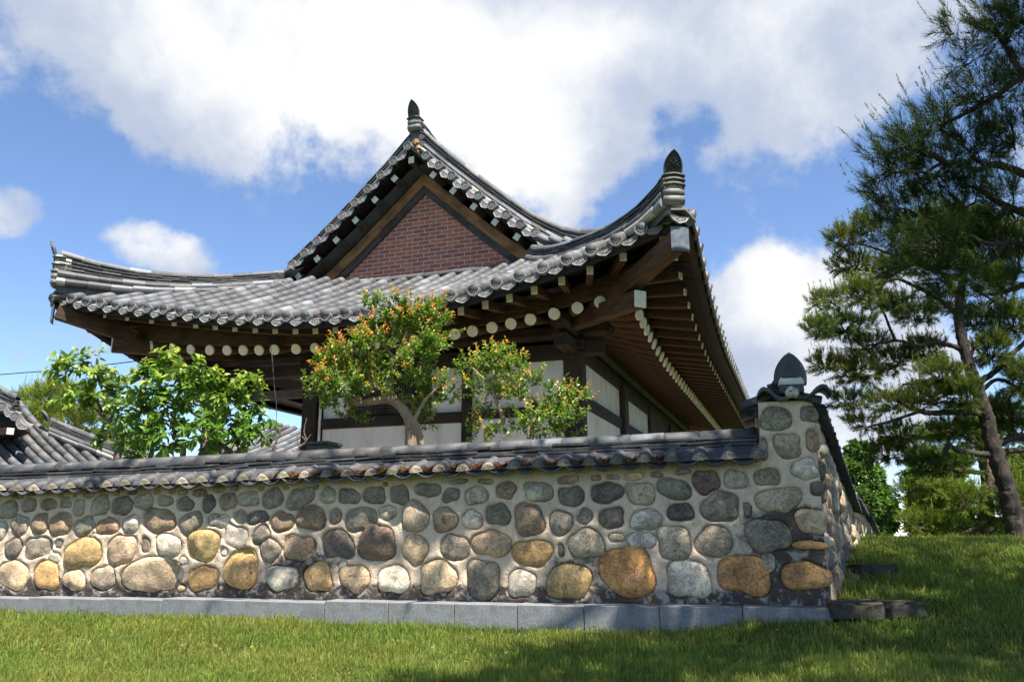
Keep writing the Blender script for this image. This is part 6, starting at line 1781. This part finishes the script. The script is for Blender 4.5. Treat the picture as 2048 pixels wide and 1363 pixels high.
broadleaf(1745, 1085, 24, 'bright green broadleaf tree rising behind the end of the side wall', [(1718, 905, 28, 26), (1705, 950, 26, 34), (1740, 960, 30, 36), (1760, 1000, 34, 30), (1725, 1010, 34, 36), (1770, 1040, 28, 26), (1745, 1065, 36, 26), (1700, 1000, 24, 40), (1690, 940, 24, 30), (1778, 1020, 18, 20)], 71)
broadleaf(1850, 1085, 24, 'green broadleaf tree half hidden behind the two pines', [(1850, 920, 34, 26), (1835, 960, 28, 26), (1870, 970, 40, 36), (1850, 1010, 36, 34), (1838, 1050, 28, 28), (1880, 1050, 40, 30), (1900, 930, 40, 30), (1920, 1000, 36, 36)], 72)
broadleaf(2050, 1085, 20, 'leafy tree at the right edge beyond the pine trunks', [(2040, 925, 30, 30), (2030, 970, 26, 34), (2060, 990, 34, 40), (2045, 1040, 30, 32), (2090, 940, 40, 40)], 73)
broadleaf(1905, 1082, 19, 'low dark evergreen understory bush between the pine trunks', [(1880, 1062, 46, 18), (1940, 1062, 46, 22), (1910, 1045, 40, 20), (1990, 1062, 40, 24), (2030, 1058, 44, 26), (1850, 1066, 30, 14)], 74, (0.04, 0.075, 0.02))

# ------------------------------------------------------------------ grass
rg = np.random.default_rng(91)


def blades(n, x0, x1, y0, y1, h0, h1, wd, power=1.0):
    x = x0 + (x1 - x0) * rg.random(n); y = y0 + (y1 - y0) * rg.random(n) ** power
    rel = np.stack([x - W0[0], y - W0[1]], 1)
    front = rel @ NW[:2] > 0.045; right = rel @ NS[:2] > 0.03
    vis = np.abs(x) < 0.66 * y + 2.6
    k = (front | right) & vis
    return x[k], y[k], h0 + (h1 - h0) * rg.random(int(k.sum())), np.full(int(k.sum()), wd)


sets = [blades(210000, -3.6, 3.8, 3.9, 5.6, 0.03, .078, .0045), blades(170000, -6.0, 5.2, 5.4, 8.6, .035, .078, .0056), blades(80000, -9.5, -2.0, 7.4, 11.2, .05, .09, .008), blades(190000, 2.6, 13.0, 6.8, 14.2, .05, .10, .0088), blades(24000, -7.5, -3.4, 4.0, 7.6, .035, .08, .007), blades(24000, 3.8, 7.6, 3.9, 7.0, .035, .08, .007)]
x, y, h, wd = [np.concatenate([s[i] for s in sets]) for i in range(4)]
z = ground_z(x, y)
clump = np.sin(x * 3.1 + np.sin(y * 2.3) * 2) * np.sin(y * 3.7 + 1.3 * np.sin(x * 1.9)) + 0.6 * np.sin(x * 9 + y * 7) * np.sin(y * 11 - x * 5)
h = h * (1 + 0.28 * clump) * (0.75 + 0.9 * rg.random(len(x)) ** 3)
n = len(x); an = rg.random(n) * 6.283; ln = rg.random(n) ** 1.3 * 0.75; lx, ly = np.cos(an) * ln, np.sin(an) * ln
fa = rg.random(n) * 6.283; sx, sy = np.cos(fa) * wd / 2, np.sin(fa) * wd / 2
B = np.stack([x, y, z - .006], 1); S_ = np.stack([sx, sy, 0 * sx], 1)
Mi = B + np.stack([lx * h * .38, ly * h * .38, h * .62], 1); Ti = B + np.stack([lx * h, ly * h, h * (1 - .28 * ln)], 1)
V = np.stack([B - S_, B + S_, Mi + S_ * .8, Mi - S_ * .8, Ti], 1).reshape(-1, 3)
i5 = np.arange(n)[:, None] * 5
cg = np.array([0.128, 0.190, 0.036]) * (0.45 + 1.1 * rg.random((n, 1))) * (1 + .12 * clump[:, None])
dry = np.clip(0.5 + 0.5 * np.sin(x * 1.3 + 1.1 * np.sin(y * 2.1 + 1)) * np.sin(y * 1.9 + .8 * np.sin(x * 2.7)) + .25 * np.sin(x * 5.3 + y * 4.1), 0, 1)
cg = cg * (1 - .5 * dry[:, None]) + np.array([0.20, 0.215, 0.05]) * .5 * dry[:, None] * (0.5 + rg.random((n, 1)))
yel = (rg.random(n) < 0.05 + .11 * dry)[:, None]; cg = np.where(yel, np.array([0.30, 0.27, 0.08]) * (0.6 + .6 * rg.random((n, 1))), cg)
lt_ = (rg.random(n) < 0.2)[:, None]; cg = np.where(lt_ & ~yel, cg * np.array([1.5, 1.3, 1.2]), cg)
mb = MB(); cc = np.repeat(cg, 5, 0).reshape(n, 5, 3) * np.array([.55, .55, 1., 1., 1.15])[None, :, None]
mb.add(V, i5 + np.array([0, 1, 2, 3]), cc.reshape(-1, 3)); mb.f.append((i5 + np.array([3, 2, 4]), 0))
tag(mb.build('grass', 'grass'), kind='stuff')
# twigs, dead needles and pebbles on the bare earth by the steps
mb = MB(); nl = 1500
bx_ = at(1716, 1160, 7.4); x = bx_[0] + rg.normal(0, .22, nl) + .12; y = bx_[1] + rg.normal(0, .32, nl); z = ground_z(x, y) + .015 + .03 * rg.random(nl)
ok = ((x - W0[0]) * NS[0] + (y - W0[1]) * NS[1]) > .03; x, y, z = x[ok], y[ok], z[ok]; nl = len(x)
an = rg.random(nl) * 6.28; d_ = np.stack([np.cos(an), np.sin(an), rg.normal(0, .2, nl)], 1) * .035; s_ = np.stack([-np.sin(an), np.cos(an), 0 * an], 1) * .0035; P = np.stack([x, y, z], 1)
mb.add(np.stack([P - d_ - s_, P - d_ + s_, P + d_ + s_, P + d_ - s_], 1).reshape(-1, 3), np.arange(nl * 4).reshape(-1, 4), np.repeat(np.array([0.11, 0.07, 0.045]) * (.4 + .9 * rg.random((nl, 1))), 4, 0))
tag(mb.build('needle_litter', 'litter'), kind='stuff')
for k, (px, py, Y, r) in enumerate(((1692, 1136, 7.9, .06), (1684, 1150, 7.6, .05), (1704, 1126, 8.1, .07), (1682, 1112, 8.4, .05), (1690, 1104, 8.7, .06), (1698, 1152, 7.6, .045))):
    c = at(px, py, Y); m = MB(); stone_mesh(m, 2.2 * r, 1.6 * r, 0.3, np.random.default_rng(700 + k), r * .8, np.array(SC_COL['dmdlmd'[k]]) * .8)
    o = m.build('loose_stone', 'stone', None, True); o.location = (c[0], c[1], float(ground_z(c[0], c[1])) + .03)
    tag(o, 'loose fieldstone lying at the foot of the side wall above the lower step', 'stone', 'loose stones at the side wall')

# fallen leaves and bits of straw on the lawn
mb = MB(); nl = 420; x = -3.4 + 7 * rg.random(nl); y = 4.0 + 3.2 * rg.random(nl); ok = ((np.stack([x - W0[0], y - W0[1]], 1) @ NW[:2]) > .06); x, y = x[ok], y[ok]; nl = len(x)
P = np.stack([x, y, ground_z(x, y) + .03 + .03 * rg.random(nl)], 1); an = rg.random(nl) * 6.28
leaves(mb, P, np.stack([np.cos(an), np.sin(an), rg.normal(0, .25, nl)], 1), unit(np.array([0, 0, 1.]) + rg.normal(size=(nl, 3)) * .3), .02 + .02 * rg.random(nl), .010 + .010 * rg.random(nl), np.array([0.22, 0.13, 0.06]) * (.5 + .9 * rg.random((nl, 1))), .1, .1)
tag(mb.build('leaf_litter', 'litter'), kind='stuff')
